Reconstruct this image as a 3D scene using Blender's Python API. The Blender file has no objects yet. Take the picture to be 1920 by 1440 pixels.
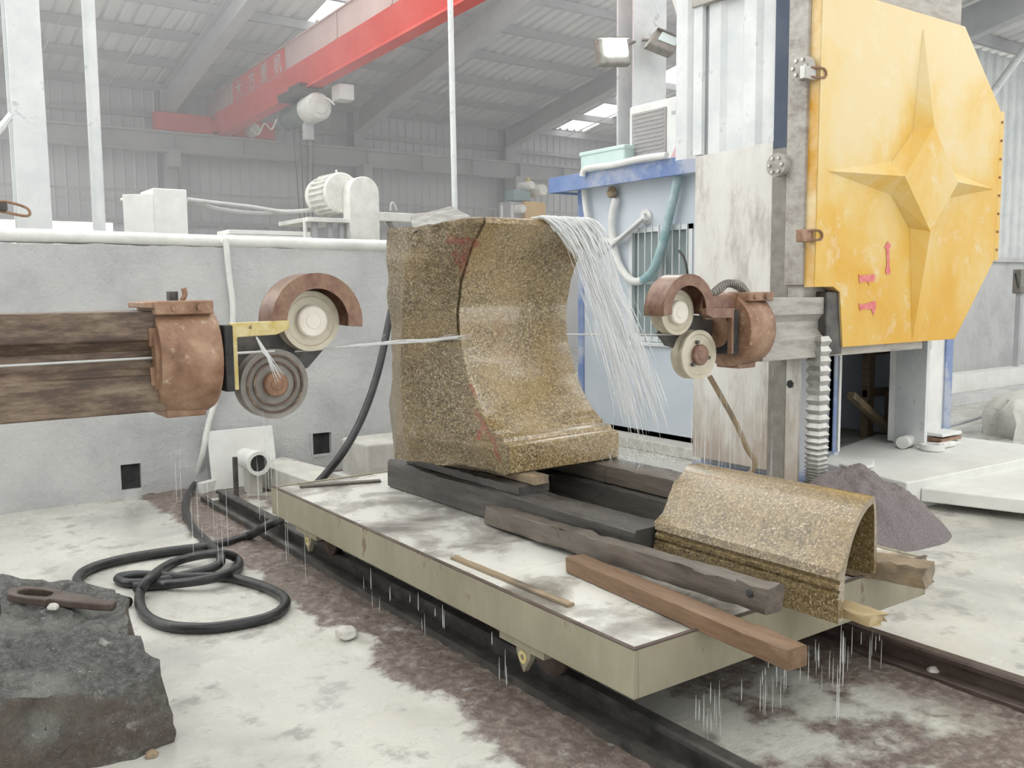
import bpy, bmesh, math, random
from mathutils import Vector, Matrix, noise
from mathutils.bvhtree import BVHTree
random.seed(7)
scene = bpy.context.scene
COL = scene.collection

# ------------------------------------------------------------------ camera
FPX, YAW, PIT, ROL = 1720.0, math.radians(35.617), math.radians(5.894), math.radians(0.566)
CAM = Vector((0, 0, 1.65))
FW = Vector((math.sin(YAW)*math.cos(PIT), math.cos(YAW)*math.cos(PIT), -math.sin(PIT)))
_r0 = Vector((math.cos(YAW), -math.sin(YAW), 0)); _d0 = FW.cross(_r0)
RT = _r0*math.cos(ROL)+_d0*math.sin(ROL); DN = -_r0*math.sin(ROL)+_d0*math.cos(ROL)
cd = bpy.data.cameras.new('camera'); cam = bpy.data.objects.new('camera', cd); COL.objects.link(cam)
cd.sensor_width = 36; cd.lens = FPX/1920*36; cd.clip_end = 200; cd.clip_start = .05
cam.matrix_world = Matrix(((RT.x, -DN.x, -FW.x, CAM.x), (RT.y, -DN.y, -FW.y, CAM.y), (RT.z, -DN.z, -FW.z, CAM.z), (0, 0, 0, 1)))
scene.camera = cam
# ------------------------------------------------------------------ world, exposure
w = bpy.data.worlds.new('overcast_sky'); scene.world = w; w.use_nodes = True
bg = w.node_tree.nodes['Background']; bg.inputs[0].default_value = (.985, .99, .97, 1); bg.inputs[1].default_value = 1.15
vs = scene.view_settings; vs.view_transform = 'Standard'; vs.look = 'None'; vs.exposure = 1.37; vs.gamma = 1; vs.use_curve_mapping = False

# measured survey of the place: a sight line through an image point, met with a known plane
def sight(px, py): return RT*((px-960)/FPX)+DN*((py-720)/FPX)+FW
def PX(px, py, x): v = sight(px, py); return CAM+v*((x-CAM.x)/v.x)
def PY(px, py, y): v = sight(px, py); return CAM+v*((y-CAM.y)/v.y)
def PZ(px, py, z=0.0): v = sight(px, py); return CAM+v*((z-CAM.z)/v.z)

# ------------------------------------------------------------------ mesh helpers
WO = {}                                    # world origin of every object
def fr(v, s=1.0, o=4): return noise.fractal(Vector(v)*s, .9, 2.0, o)
class B:
    def __init__(s): s.v = []; s.f = []; s.mi = []
    def add(s, vs, fs, mi=0):
        n = len(s.v); s.v += [Vector(p) for p in vs]; s.f += [tuple(i+n for i in f) for f in fs]; s.mi += [mi]*len(fs); return s
    def box(s, x0, x1, y0, y1, z0, z1, M=None, mi=0):
        p = [Vector(q) for q in ((x0,y0,z0),(x1,y0,z0),(x1,y1,z0),(x0,y1,z0),(x0,y0,z1),(x1,y0,z1),(x1,y1,z1),(x0,y1,z1))]
        if M is not None: p = [M @ q for q in p]
        return s.add(p, [(0,3,2,1),(4,5,6,7),(0,1,5,4),(1,2,6,5),(2,3,7,6),(3,0,4,7)], mi)
    def prism(s, pts, axis, a, b, mi=0):
        n = len(pts)
        f = {'x': lambda p, t: (t, p[0], p[1]), 'y': lambda p, t: (p[0], t, p[1]), 'z': lambda p, t: (p[0], p[1], t)}[axis]
        vs = [f(p, a) for p in pts]+[f(p, b) for p in pts]
        return s.add(vs, [tuple(range(n))[::-1], tuple(range(n, 2*n))]+[(i, (i+1) % n, n+(i+1) % n, n+i) for i in range(n)], mi)
    def frame(s, d):
        d = d.normalized(); u = d.orthogonal().normalized(); return u, d.cross(u)
    def cyl(s, p0, p1, r0, r1=None, n=16, mi=0):
        p0 = Vector(p0); p1 = Vector(p1); r1 = r0 if r1 is None else r1; u, v = s.frame(p1-p0)
        vs = [p0+(u*math.cos(a)+v*math.sin(a))*r0 for a in [2*math.pi*i/n for i in range(n)]]
        vs += [p1+(u*math.cos(a)+v*math.sin(a))*r1 for a in [2*math.pi*i/n for i in range(n)]]
        return s.add(vs, [tuple(range(n))[::-1], tuple(range(n, 2*n))]+[(i, (i+1) % n, n+(i+1) % n, n+i) for i in range(n)], mi)
    def tube(s, pts, r, n=8, k=6, mi=0, cap=True):
        pts = [Vector(p) for p in pts]; path = []
        rr = r if isinstance(r, (list, tuple)) else [r]*len(pts); rad = []
        if k > 1 and len(pts) > 2:
            for i in range(len(pts)-1):
                a = pts[max(i-1, 0)]; b = pts[i]; c = pts[i+1]; d = pts[min(i+2, len(pts)-1)]
                for j in range(k):
                    t = j/k; t2 = t*t; t3 = t2*t
                    path.append(.5*((2*b)+(c-a)*t+(2*a-5*b+4*c-d)*t2+(-a+3*b-3*c+d)*t3)); rad.append(rr[i]+(rr[i+1]-rr[i])*t)
            path.append(pts[-1]); rad.append(rr[-1])
        else: path = pts; rad = list(rr)
        m = len(path); vs = []; u = None
        for i, p in enumerate(path):
            d = (path[min(i+1, m-1)]-path[max(i-1, 0)]).normalized()
            if u is None: u = d.orthogonal().normalized()
            u = (u-d*u.dot(d)).normalized(); v = d.cross(u)
            vs += [p+(u*math.cos(2*math.pi*j/n)+v*math.sin(2*math.pi*j/n))*rad[i] for j in range(n)]
        fs = [(i*n+j, i*n+(j+1) % n, (i+1)*n+(j+1) % n, (i+1)*n+j) for i in range(m-1) for j in range(n)]
        if cap: fs += [tuple(range(n))[::-1], tuple(range((m-1)*n, m*n))]
        return s.add(vs, fs, mi)
    def ring(s, c, axis, ri, ro, h, a0=0, a1=360, n=32, mi=0):
        """annular sector, extruded by h along axis; angle measured x->z for axis y, y->z for axis x"""
        c = Vector(c); full = abs(a1-a0) >= 359.9; A = [math.radians(a0+(a1-a0)*i/n) for i in range(n if full else n+1)]; vs = []
        E = {'x': (Vector((0,1,0)), Vector((0,0,1)), Vector((1,0,0))), 'y': (Vector((1,0,0)), Vector((0,0,1)), Vector((0,1,0))), 'z': (Vector((1,0,0)), Vector((0,1,0)), Vector((0,0,1)))}[axis]
        for a in A:
            d = E[0]*math.cos(a)+E[1]*math.sin(a)
            vs += [c+d*ri, c+d*ro, c+d*ro+E[2]*h, c+d*ri+E[2]*h]
        m = len(A); fs = []
        for i in range(m if full else m-1):
            j = (i+1) % m
            for k in range(4): fs.append((i*4+k, i*4+(k+1) % 4, j*4+(k+1) % 4, j*4+k))
        if not full: fs += [(0,3,2,1), tuple((m-1)*4+k for k in range(4))]
        return s.add(vs, fs, mi)
    def lathe(s, c, axis, prof, n=32, mi=0):
        c = Vector(c)
        E = {'x': (Vector((0,1,0)), Vector((0,0,1)), Vector((1,0,0))), 'y': (Vector((1,0,0)), Vector((0,0,1)), Vector((0,1,0))), 'z': (Vector((1,0,0)), Vector((0,1,0)), Vector((0,0,1)))}[axis]
        vs = []
        for r, h in prof:
            for j in range(n):
                a = 2*math.pi*j/n; vs.append(c+(E[0]*math.cos(a)+E[1]*math.sin(a))*r+E[2]*h)
        m = len(prof)
        fs = [(i*n+j, i*n+(j+1) % n, (i+1)*n+(j+1) % n, (i+1)*n+j) for i in range(m-1) for j in range(n)]
        fs += [tuple(range(n)), tuple(range((m-1)*n, m*n))]
        return s.add(vs, fs, mi)
    def loft(s, rings, mi=0, capa=True, capb=True, segmi=None):
        n = len(rings[0]); m = len(rings); base = len(s.v)
        s.v += [Vector(p) for r in rings for p in r]
        for i in range(m-1):
            for j in range(n):
                s.f.append(tuple(base+k for k in (i*n+j, i*n+(j+1) % n, (i+1)*n+(j+1) % n, (i+1)*n+j))); s.mi.append(segmi(i, j) if segmi else mi)
        for flag, i in ((capa, 0), (capb, m-1)):
            if flag: s.f.append(tuple(base+i*n+j for j in range(n))); s.mi.append(mi)
        return s
    def mirror(s, xm):
        for p in s.v: p.x = 2*xm-p.x
        s.f = [f[::-1] for f in s.f]; return s
    def build(s, name, mat, parent=None, smooth=35, bevel=0, seg=2, origin=None):
        me = bpy.data.meshes.new(name)
        if parent is not None: o0 = WO[parent.name]
        elif origin is not None: o0 = Vector(origin)
        else:
            xs = [p.x for p in s.v]; ys = [p.y for p in s.v]; zs = [p.z for p in s.v]
            o0 = Vector(((min(xs)+max(xs))/2, (min(ys)+max(ys))/2, min(zs)))
        me.from_pydata([p-o0 for p in s.v], [], s.f)
        mats = mat if isinstance(mat, (list, tuple)) else [mat]
        for m in mats: me.materials.append(m)
        for i, p in enumerate(me.polygons): p.material_index = s.mi[i]
        bm = bmesh.new(); bm.from_mesh(me); bmesh.ops.recalc_face_normals(bm, faces=bm.faces); bm.to_mesh(me); bm.free()
        if smooth:
            me.polygons.foreach_set('use_smooth', [True]*len(me.polygons)); me.set_sharp_from_angle(angle=math.radians(smooth))
        o = bpy.data.objects.new(name, me); COL.objects.link(o)
        if parent is not None: o.parent = parent
        else: o.location = o0
        WO[o.name] = o0
        if bevel:
            b = o.modifiers.new('bevel', 'BEVEL'); b.width = bevel; b.segments = seg; b.limit_method = 'ANGLE'; b.angle_limit = math.radians(40)
        return o
def thing(name, label, cat, loc, group=None):
    o = bpy.data.objects.new(name, None); COL.objects.link(o); o.location = loc; o.empty_display_size = .1
    WO[o.name] = Vector(loc); return tag(o, label, cat, group)
def tag(o, label=None, cat=None, group=None, kind=None):
    if label: o['label'] = label
    if cat: o['category'] = cat
    if group: o['group'] = group
    if kind: o['kind'] = kind
    return o
def stuff(o, label=None, cat=None): return tag(o, label, cat, None, 'stuff')
def struct(o, label=None): return tag(o, label, None, None, 'structure')

# ------------------------------------------------------------------ materials
class N:
    def __init__(s, name):
        s.m = bpy.data.materials.new(name); s.m.use_nodes = True; s.t = s.m.node_tree; s.n = s.t.nodes
        s.b = s.n['Principled BSDF']; s.out = s.n['Material Output']
        tc = s.n.new('ShaderNodeTexCoord'); s.obj = tc.outputs['Object']
        g = s.n.new('ShaderNodeNewGeometry'); s.pos = g.outputs['Position']; s.nrm = g.outputs['Normal']
    def link(s, a, b): s.t.links.new(a, b)
    def map(s, sc, src=None):
        m = s.n.new('ShaderNodeMapping'); m.inputs['Scale'].default_value = sc; s.link(src or s.pos, m.inputs['Vector']); return m.outputs[0]
    def noise(s, scale, detail=5, rough=.6, vec=None, dist=0):
        n = s.n.new('ShaderNodeTexNoise'); n.inputs['Scale'].default_value = scale; n.inputs['Detail'].default_value = detail
        n.inputs['Roughness'].default_value = rough; n.inputs['Distortion'].default_value = dist; s.link(vec or s.pos, n.inputs['Vector']); return n.outputs['Fac']
    def voro(s, scale, vec=None, out='Color'):
        n = s.n.new('ShaderNodeTexVoronoi'); n.inputs['Scale'].default_value = scale; s.link(vec or s.pos, n.inputs['Vector']); return n.outputs[out]
    def ramp(s, fac, stops):
        r = s.n.new('ShaderNodeValToRGB'); e = r.color_ramp.elements
        while len(e) < len(stops): e.new(.5)
        for x, (p, c) in zip(e, stops):
            x.position = p; x.color = (c, c, c, 1) if isinstance(c, (int, float)) else (*c, 1)
        s.link(fac, r.inputs[0]); return r.outputs[0]
    def step(s, fac, a, b): return s.ramp(fac, [(a, 0.0), (b, 1.0)])
    def mix(s, fac, a, b, mode='MIX'):
        m = s.n.new('ShaderNodeMix'); m.data_type = 'RGBA'; m.blend_type = mode
        for sock, val in ((m.inputs[0], fac), (m.inputs[6], a), (m.inputs[7], b)):
            if isinstance(val, (int, float)): sock.default_value = val if sock.type == 'VALUE' else (val, val, val, 1)
            elif isinstance(val, tuple): sock.default_value = (*val, 1)
            else: s.link(val, sock)
        return m.outputs[2]
    def math(s, op, a, b=0.0, c=None, clamp=False):
        m = s.n.new('ShaderNodeMath'); m.operation = op; m.use_clamp = clamp
        for sock, val in zip(m.inputs, (a, b, c)):
            if val is None: continue
            if isinstance(val, (int, float)): sock.default_value = val
            else: s.link(val, sock)
        return m.outputs[0]
    def sep(s, v=None):
        n = s.n.new('ShaderNodeSeparateXYZ'); s.link(v or s.pos, n.inputs[0]); return n.outputs
    def bump(s, h, strength=.3, dist=.01):
        b = s.n.new('ShaderNodeBump'); b.inputs['Strength'].default_value = strength; b.inputs['Distance'].default_value = dist
        s.link(h, b.inputs['Height']); s.link(b.outputs[0], s.b.inputs['Normal'])
    def set(s, color=None, rough=None, metal=None, coat=None, spec=None):
        for k, v in (('Base Color', color), ('Roughness', rough), ('Metallic', metal), ('Coat Weight', coat), ('Specular IOR Level', spec)):
            if v is None: continue
            i = s.b.inputs[k]
            if isinstance(v, (int, float)): i.default_value = v
            elif isinstance(v, tuple): i.default_value = (*v, 1)
            else: s.link(v, i)
        return s.m
def simple(name, c1, c2=None, scale=6, rough=.6, metal=0, bump=.15, bscale=60, lo=.35, hi=.65, c3=None, s3=14, t3=.62, stretch=(1, 1, 1), coat=None, bdist=.005, roughmix=None):
    n = N(name); v = n.map(stretch, n.obj) if stretch != (1, 1, 1) else n.obj; col = c1
    if c2: col = n.ramp(n.noise(scale, 6, .65, v), [(lo, c1), (hi, c2)])
    if c3:
        f = n.step(n.noise(s3, 6, .7, v), t3, t3+.08); col = n.mix(f, col, c3)
        if roughmix is not None: rough = n.ramp(f, [(0, rough), (1, roughmix)])
    if bump: n.bump(n.noise(bscale, 6, .6, v), bump, bdist)
    return n.set(col, rough, metal, coat)
M = {}
M['steel_dk'] = simple('dark_wet_rail_steel', (.045,.043,.042), (.12,.11,.10), 9, .42, .3, .3, 50, c3=(.3,.28,.24), s3=18, t3=.66)
M['rail_rust'] = simple('rusty_rail_steel', (.07,.045,.035), (.13,.10,.085), 7, .55, .2, .3, 60)
M['sheet'] = simple('dusty_grey_siding', (.62,.63,.655), (.72,.73,.75), .5, .6, 0, 0, c3=(.76,.765,.78), s3=1.3, t3=.6)
M['roof'] = simple('grey_roof_sheet', (.70,.70,.695), (.78,.78,.77), .6, .6, 0, 0)
M['frame'] = simple('grey_steel_frame', (.40,.405,.42), (.50,.505,.515), 1.2, .6, 0, .1, 20)
M['frame_lt'] = simple('dusty_steel_top', (.5,.5,.5), (.62,.62,.61), 3, .7, 0, .1, 20)
M['col_white'] = simple('white_painted_steel', (.62,.65,.66), (.78,.79,.78), 2.5, .55, 0, .1, 30, c3=(.5,.54,.56), s3=5, t3=.6)
M['white_pipe'] = simple('limed_white_pipe', (.72,.72,.69), (.84,.84,.81), 6, .7, 0, .4, 60)
M['white'] = simple('dusty_white_paint', (.74,.74,.71), (.84,.84,.82), 4, .55, 0, .1, 50)
M['whitemotor'] = simple('dusty_motor_paint', (.62,.61,.57), (.8,.79,.75), 6, .6, 0, .2, 50)
M['red'] = simple('red_crane_paint', (.66,.065,.05), (.74,.12,.10), 1.5, .5, 0, .05, 10)
M['red_dust'] = simple('dust_covered_red_paint', (.52,.36,.34), (.60,.45,.42), 1.3, .7, 0, .05, 10, c3=(.62,.2,.18), s3=1.6, t3=.62)
M['black_rubber'] = simple('black_rubber_hose', (.018,.018,.02), (.04,.04,.04), 10, .35, 0, .2, 40, c3=(.16,.16,.16), s3=9, t3=.64)
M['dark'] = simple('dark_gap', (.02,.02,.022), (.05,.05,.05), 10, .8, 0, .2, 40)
M['steel'] = simple('worn_bare_steel', (.36,.35,.33), (.5,.49,.46), 12, .35, .7, .15, 60)
M['wire'] = simple('diamond_wire', (.55,.55,.54), None, rough=.4, metal=.3, bump=0)
M['grey_stone'] = simple('rough_grey_stone', (.22,.21,.19), (.42,.41,.38), 9, .75, 0, .8, 30, c3=(.6,.59,.56), s3=6, t3=.6, bdist=.02)
M['block_conc'] = simple('pale_concrete_block', (.5,.48,.43), (.66,.64,.59), 4, .8, 0, .5, 30, bdist=.01, c3=(.3,.28,.25), s3=3, t3=.62)
M['slab'] = simple('limed_slab', (.70,.70,.66), (.80,.80,.76), 3, .6, 0, .3, 40, c3=(.5,.5,.47), s3=9, t3=.68)
M['cabin'] = simple('pale_blue_cabin_panel', (.58,.64,.71), (.64,.69,.75), 2, .45, 0, .04, 20)
M['blue'] = simple('blue_trim_paint', (.15,.23,.46), (.26,.33,.52), 2, .5, 0, .05, 20, c3=(.42,.46,.56), s3=1.2, t3=.48)
M['navy'] = simple('navy_way_cover', (.018,.035,.08), (.04,.06,.10), 4, .4, 0, .05, 20)
M['glass'] = N('window_glass').set((.30,.36,.36), .08, 0)
M['bar'] = simple('white_window_bar', (.74,.77,.79), None, rough=.4, bump=0)
M['rust'] = None
n = N('rusty_cast_iron')
f1 = n.noise(7, 7, .7, n.obj); f2 = n.noise(28, 6, .7, n.obj)
c = n.ramp(f1, [(.3, (.13,.065,.04)), (.48, (.27,.15,.09)), (.66, (.40,.26,.17))])
c = n.mix(n.step(f2, .60, .70), c, (.50,.42,.33)); n.bump(f2, .5, .006)
M['rust'] = n.set(c, n.ramp(f1, [(.3, .28), (.7, .6)]), .1)
n = N('rusty_wet_beam')
v = n.map((.35, 1, 1.6), n.obj); f1 = n.noise(9, 8, .72, v); f2 = n.noise(60, 5, .7, n.obj)
c = n.ramp(f1, [(.30, (.03,.023,.02)), (.46, (.095,.06,.042)), (.58, (.20,.145,.10)), (.74, (.33,.27,.20))])
n.bump(f2, .45, .004); M['beam'] = n.set(c, n.ramp(f1, [(.3, .3), (.7, .6)]), .1)
n = N('dusty_grey_beam')
v = n.map((.35, 1, 1.6), n.obj); f1 = n.noise(7, 8, .7, v)
c = n.ramp(f1, [(.3, (.22,.19,.165)), (.5, (.38,.355,.32)), (.7, (.50,.48,.44))]); n.bump(n.noise(60, 5, .7, n.obj), .35, .004); M['beam_grey'] = n.set(c, .5, .05)
n = N('stained_white_plate')
v = n.map((1, 1, .35), n.obj); f1 = n.noise(2.6, 8, .7, v); zz = n.sep()[2]
c = n.ramp(f1, [(.36, (.74,.73,.69)), (.52, (.66,.64,.60)), (.66, (.40,.36,.32))])
f = n.math('MULTIPLY', n.step(n.math('ADD', n.math('MULTIPLY', f1, .9), n.math('MULTIPLY', zz, -.42)), .05, .30), .8)
c = n.mix(f, c, (.36,.29,.23)); n.bump(n.noise(30, 5, .6, n.obj), .15, .004); M['plate'] = n.set(c, .5)
M['guard_red'] = simple('brown_guard_paint', (.15,.065,.045), (.27,.165,.105), 12, .28, .1, .3, 50, c3=(.50,.43,.36), s3=11, t3=.68)
M['bracket_y'] = simple('worn_yellow_bracket', (.52,.40,.12), (.66,.58,.34), 14, .5, 0, .35, 60, c3=(.10,.065,.04), s3=20, t3=.6)
M['pul_grey'] = simple('grey_pulley', (.20,.185,.165), (.30,.28,.25), 9, .5, .2, .25, 50)
M['pul_lt'] = simple('worn_brass_pulley', (.50,.45,.34), (.62,.57,.46), 8, .4, .25, .15, 50)
M['hub'] = simple('chalky_hub', (.72,.66,.57), (.80,.75,.67), 10, .55, 0, .1, 50)
M['trolley'] = simple('olive_cream_trolley_paint', (.27,.245,.17), (.36,.33,.24), 3.5, .5, 0, .25, 40, c3=(.17,.12,.075), s3=7, t3=.59, stretch=(1, 1, .5))
n = N('trolley_deck_slurry')
f1 = n.noise(2.3, 6, .6, None, .4); f2 = n.noise(8, 6, .7); f3 = n.noise(40, 4, .6)
c = n.ramp(f1, [(.36, (.20,.185,.165)), (.47, (.44,.42,.38)), (.55, (.66,.65,.60)), (.7, (.74,.73,.67))])
c = n.mix(n.step(f2, .64, .72), c, (.17,.15,.13)); n.bump(f3, .12, .003)
M['deck'] = n.set(c, n.ramp(f1, [(.35, .12), (.6, .35)]), 0)
def wood(name, a, b, c3, rough=.5, wet=.3):
    n = N(name); v = n.map((14, 1.1, 14), n.obj); f1 = n.noise(2.4, 8, .75, v); f2 = n.noise(3, 5, .6, n.obj)
    c = n.ramp(f1, [(.3, a), (.7, b)]); c = n.mix(n.step(f2, .52, .64), c, c3)
    n.bump(f1, .6, .006); return n.set(c, n.ramp(f2, [(.35, rough), (.6, wet)]), 0)
M['wood_dk'] = wood('wet_black_timber', (.035,.032,.03), (.11,.10,.09), (.07,.065,.058), .45, .2)
M['wood_md'] = wood('weathered_grey_timber', (.07,.06,.052), (.20,.165,.13), (.11,.095,.08), .5, .25)
M['wood_br'] = wood('reddish_brown_plank', (.125,.07,.038), (.26,.16,.09), (.18,.11,.062), .55, .4)
M['wood_lt'] = wood('pale_split_wood', (.42,.30,.15), (.62,.50,.30), (.5,.38,.2), .6, .5)
M['wood_tn'] = wood('tan_timber', (.22,.16,.10), (.40,.31,.20), (.15,.12,.09), .6, .45)
# granite
def granite(name, rough, bstr, bd, wet, tint=1.0):
    n = N(name)
    wv = n.n.new('ShaderNodeTexNoise'); wv.inputs['Scale'].default_value = 40; n.link(n.pos, wv.inputs['Vector'])
    vv = n.mix(.012, n.pos, wv.outputs['Color'], 'ADD')
    v1 = n.voro(105, vv); g = n.sep(v1)[0]
    c = n.ramp(g, [(.0, (.09,.062,.028)), (.16, (.15,.105,.048)), (.34, (.22,.16,.075)), (.6, (.28,.212,.102)), (.85, (.335,.265,.142)), (1, (.41,.34,.205))])
    v2 = n.sep(n.voro(190, vv))[1]
    c = n.mix(n.step(v2, .80, .86), c, (.12,.09,.055)); c = n.mix(n.step(n.sep(n.voro(170, vv))[2], .91, .95), c, (.58,.50,.36))
    big = n.noise(3.2, 4, .6); c = n.mix(n.ramp(big, [(.4, 0.0), (.7, .45)]), c, (.40,.27,.11))
    c = n.mix(1.0, c, (tint, tint*.97, tint*.92), 'MULTIPLY')
    n.bump(n.math('ADD', n.noise(55, 6, .7), n.math('ADD', n.math('MULTIPLY', n.noise(16, 5, .7), 1.6 if bstr > .3 else 0.0), n.math('MULTIPLY', g, .4))), bstr, bd)
    n.b.inputs['Coat Roughness'].default_value = .06
    return n.set(c, rough, 0, wet, .7)
M['granite'] = granite('wet_sawn_yellow_granite', .18, .05, .002, .65, 1.0)
M['granite_off'] = granite('damp_sawn_yellow_granite', .30, .10, .003, .25, .80)
M['granite_rough'] = granite('split_yellow_granite', .30, .9, .014, .25, .80)
M['paint_pink'] = simple('red_marking_paint', (.42,.09,.08), (.50,.16,.13), 20, .5, 0, .3, 60)
_n = N('worn_marking_paint'); _n.b.inputs['Base Color'].default_value = (.42, .10, .09, 1); _n.b.inputs['Roughness'].default_value = .5
_n.link(_n.math('MULTIPLY', _n.step(_n.noise(90, 5, .75), .42, .60), .6), _n.b.inputs['Alpha']); M['paint_pink'] = _n.m
M['paint_pink2'] = simple('pink_marking_paint', (.62,.12,.13), (.72,.25,.22), 20, .5, 0, 0)
# cover
n = N('dusty_yellow_cover')
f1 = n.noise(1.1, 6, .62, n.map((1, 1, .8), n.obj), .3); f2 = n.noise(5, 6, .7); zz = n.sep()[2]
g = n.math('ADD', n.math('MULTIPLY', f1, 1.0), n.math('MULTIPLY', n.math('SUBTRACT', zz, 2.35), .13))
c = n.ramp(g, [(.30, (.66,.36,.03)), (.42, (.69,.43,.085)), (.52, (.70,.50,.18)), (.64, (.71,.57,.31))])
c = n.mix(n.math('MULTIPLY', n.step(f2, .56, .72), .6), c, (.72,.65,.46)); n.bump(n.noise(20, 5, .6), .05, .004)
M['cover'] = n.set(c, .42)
M['cover_edge'] = simple('orange_cover_edge', (.62,.32,.03), (.78,.62,.35), 3, .5, 0, .1, 30)
# water
def water(name, col, alpha):
    n = N(name); n.b.inputs['Base Color'].default_value = (*col, 1); n.b.inputs['Roughness'].default_value = .35
    n.b.inputs['Alpha'].default_value = alpha; return n.m
M['water'] = water('white_water', (.92,.93,.93), .5)
M['drip'] = water('milky_drip', (.85,.86,.84), .55)
M['mist'] = water('fine_spray', (.9,.91,.91), .28)
# concrete wall
n = N('limed_concrete_wall')
f1 = n.noise(1.4, 7, .65); f2 = n.noise(14, 7, .7); f3 = n.noise(3, 5, .6, n.map((1, 1, .12)))
c = n.ramp(f1, [(.32, (.50,.51,.515)), (.5, (.62,.62,.62)), (.7, (.70,.70,.69))])
c = n.mix(n.math('MULTIPLY', n.step(f2, .63, .72), .45), c, (.48,.48,.46)); c = n.mix(n.math('MULTIPLY', n.step(f3, .58, .7), .3), c, (.52,.51,.50))
n.bump(n.math('ADD', f2, f1), .8, .03); M['limewall'] = n.set(c, .8)
n = N('mound_purple'); f1 = n.noise(6, 6, .6); f2 = n.noise(90, 5, .8)
c = n.ramp(f2, [(.3, (.11,.088,.09)), (.6, (.24,.205,.207)), (.75, (.42,.38,.375))]); c = n.mix(n.step(f1, .6, .75), c, (.30,.27,.265)); n.bump(f2, .7, .01)
M['mound'] = n.set(c, .55)
n = N('wet_boulder')
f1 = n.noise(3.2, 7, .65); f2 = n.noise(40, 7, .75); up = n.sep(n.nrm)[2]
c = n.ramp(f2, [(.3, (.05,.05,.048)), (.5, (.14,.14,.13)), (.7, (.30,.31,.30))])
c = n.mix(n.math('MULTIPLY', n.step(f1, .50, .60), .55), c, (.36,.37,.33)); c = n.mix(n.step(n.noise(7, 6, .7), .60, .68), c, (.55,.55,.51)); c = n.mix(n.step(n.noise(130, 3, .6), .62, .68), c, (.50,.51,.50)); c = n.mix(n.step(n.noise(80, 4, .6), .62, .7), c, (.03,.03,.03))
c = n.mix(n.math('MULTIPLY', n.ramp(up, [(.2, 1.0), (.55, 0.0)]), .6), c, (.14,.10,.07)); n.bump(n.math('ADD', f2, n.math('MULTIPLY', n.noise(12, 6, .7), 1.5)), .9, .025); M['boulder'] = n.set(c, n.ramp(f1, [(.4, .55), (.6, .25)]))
# floor
n = N('slurry_covered_floor')
X, Y, Z_ = n.sep()
f1 = n.noise(.9, 7, .62, None, .5); f2 = n.noise(5, 7, .7); f3 = n.noise(22, 6, .7); f4 = n.noise(2.2, 5, .6)
cream = n.ramp(f1, [(.3, (.35,.35,.33)), (.45, (.51,.50,.455)), (.6, (.63,.615,.55))])
cream = n.mix(n.math('MULTIPLY', n.step(n.math('MULTIPLY', f2, n.math('ADD', f4, .45)), .52, .62), .8), cream, (.30,.29,.27))
cream = n.mix(n.math('MULTIPLY', n.step(f1, .56, .38), .35), cream, (.52,.53,.52))
mud = n.ramp(f3, [(.28, (.095,.073,.06)), (.5, (.19,.15,.127)), (.68, (.34,.29,.255))])
mud = n.mix(n.step(f2, .60, .68), mud, (.46,.44,.42))
wob = n.math('MULTIPLY', n.math('SUBTRACT', f4, .5), .55); wob2 = n.math('MULTIPLY', n.math('SUBTRACT', f2, .5), .22)
xl = n.math('ADD', X, n.math('ADD', wob, wob2))
lm = n.math('MULTIPLY', n.step(n.math('SUBTRACT', xl, 1.78), .0, .05), n.step(n.math('SUBTRACT', 2.22, X), 0, .02))
bed = n.math('MULTIPLY', n.step(n.math('SUBTRACT', X, 2.18), .0, .03), n.step(n.math('SUBTRACT', 3.72, X), 0, .02))
pool = n.math('MULTIPLY', n.step(n.math('ADD', f4, n.math('MULTIPLY', wob2, .8)), .44, .54), n.step(n.math('SUBTRACT', 3.5, n.math('ADD', X, wob)), 0, .25))
bedc = n.mix(pool, mud, (.56,.55,.49))
col = n.mix(lm, cream, mud); col = n.mix(bed, col, bedc)
rough = n.ramp(f4, [(.4, .12), (.58, .45)])
n.bump(n.math('ADD', n.math('MULTIPLY', f3, n.math('ADD', n.math('MAXIMUM', lm, bed), .12)), n.math('MULTIPLY', f2, .1)), .6, .02)
M['floor'] = n.set(col, rough)
lamp = bpy.data.materials.new('lit_lamp_glass'); lamp.use_nodes = True
lamp.node_tree.nodes['Principled BSDF'].inputs['Emission Color'].default_value = (.82, 1, .97, 1); lamp.node_tree.nodes['Principled BSDF'].inputs['Emission Strength'].default_value = 30
M['lamp'] = lamp
n = N('translucent_roof_light'); tr = n.n.new('ShaderNodeBsdfTranslucent'); tr.inputs[0].default_value = (.95, .97, 1, 1)
ts = n.n.new('ShaderNodeBsdfTransparent'); mx = n.n.new('ShaderNodeMixShader'); mx.inputs[0].default_value = .8; n.link(tr.outputs[0], mx.inputs[1]); n.link(ts.outputs[0], mx.inputs[2]); n.link(mx.outputs[0], n.out.inputs[0]); M['skylight'] = n.m

# ------------------------------------------------------------------ the setting
def axis_list(a, b, lo, hi, fine, coarse):
    L = []; x = a
    while x < lo-1e-6: L.append(x); x = min(x+coarse, lo)
    x = lo
    while x < hi-1e-6: L.append(x); x += fine
    x = hi
    while x < b: L.append(x); x += coarse
    L.append(b); return L
xs = axis_list(-8, 30, 0.0, 6.0, .035, 2); ys = axis_list(-3, 30, .9, 8, .035, 2)
b = B(); nx = len(xs)
def floor_h(x, y):
    e = min(x, 6-x, y-.9, 8-y)
    if e <= 0: return 0
    e = min(1, e/.4); lim = 1.78-(fr((x, y, 0), 2.2, 2))*.12
    h = fr((x, y, 3), 3, 3)*.003
    if lim < x < 2.2: h += max(0, .012+fr((x, y, 1), 14, 4)*.014)*min(1, (x-lim)/.05)
    elif 2.2 <= x < 3.7: h += fr((x, y, 2), 9, 4)*.007
    return h*e
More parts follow.
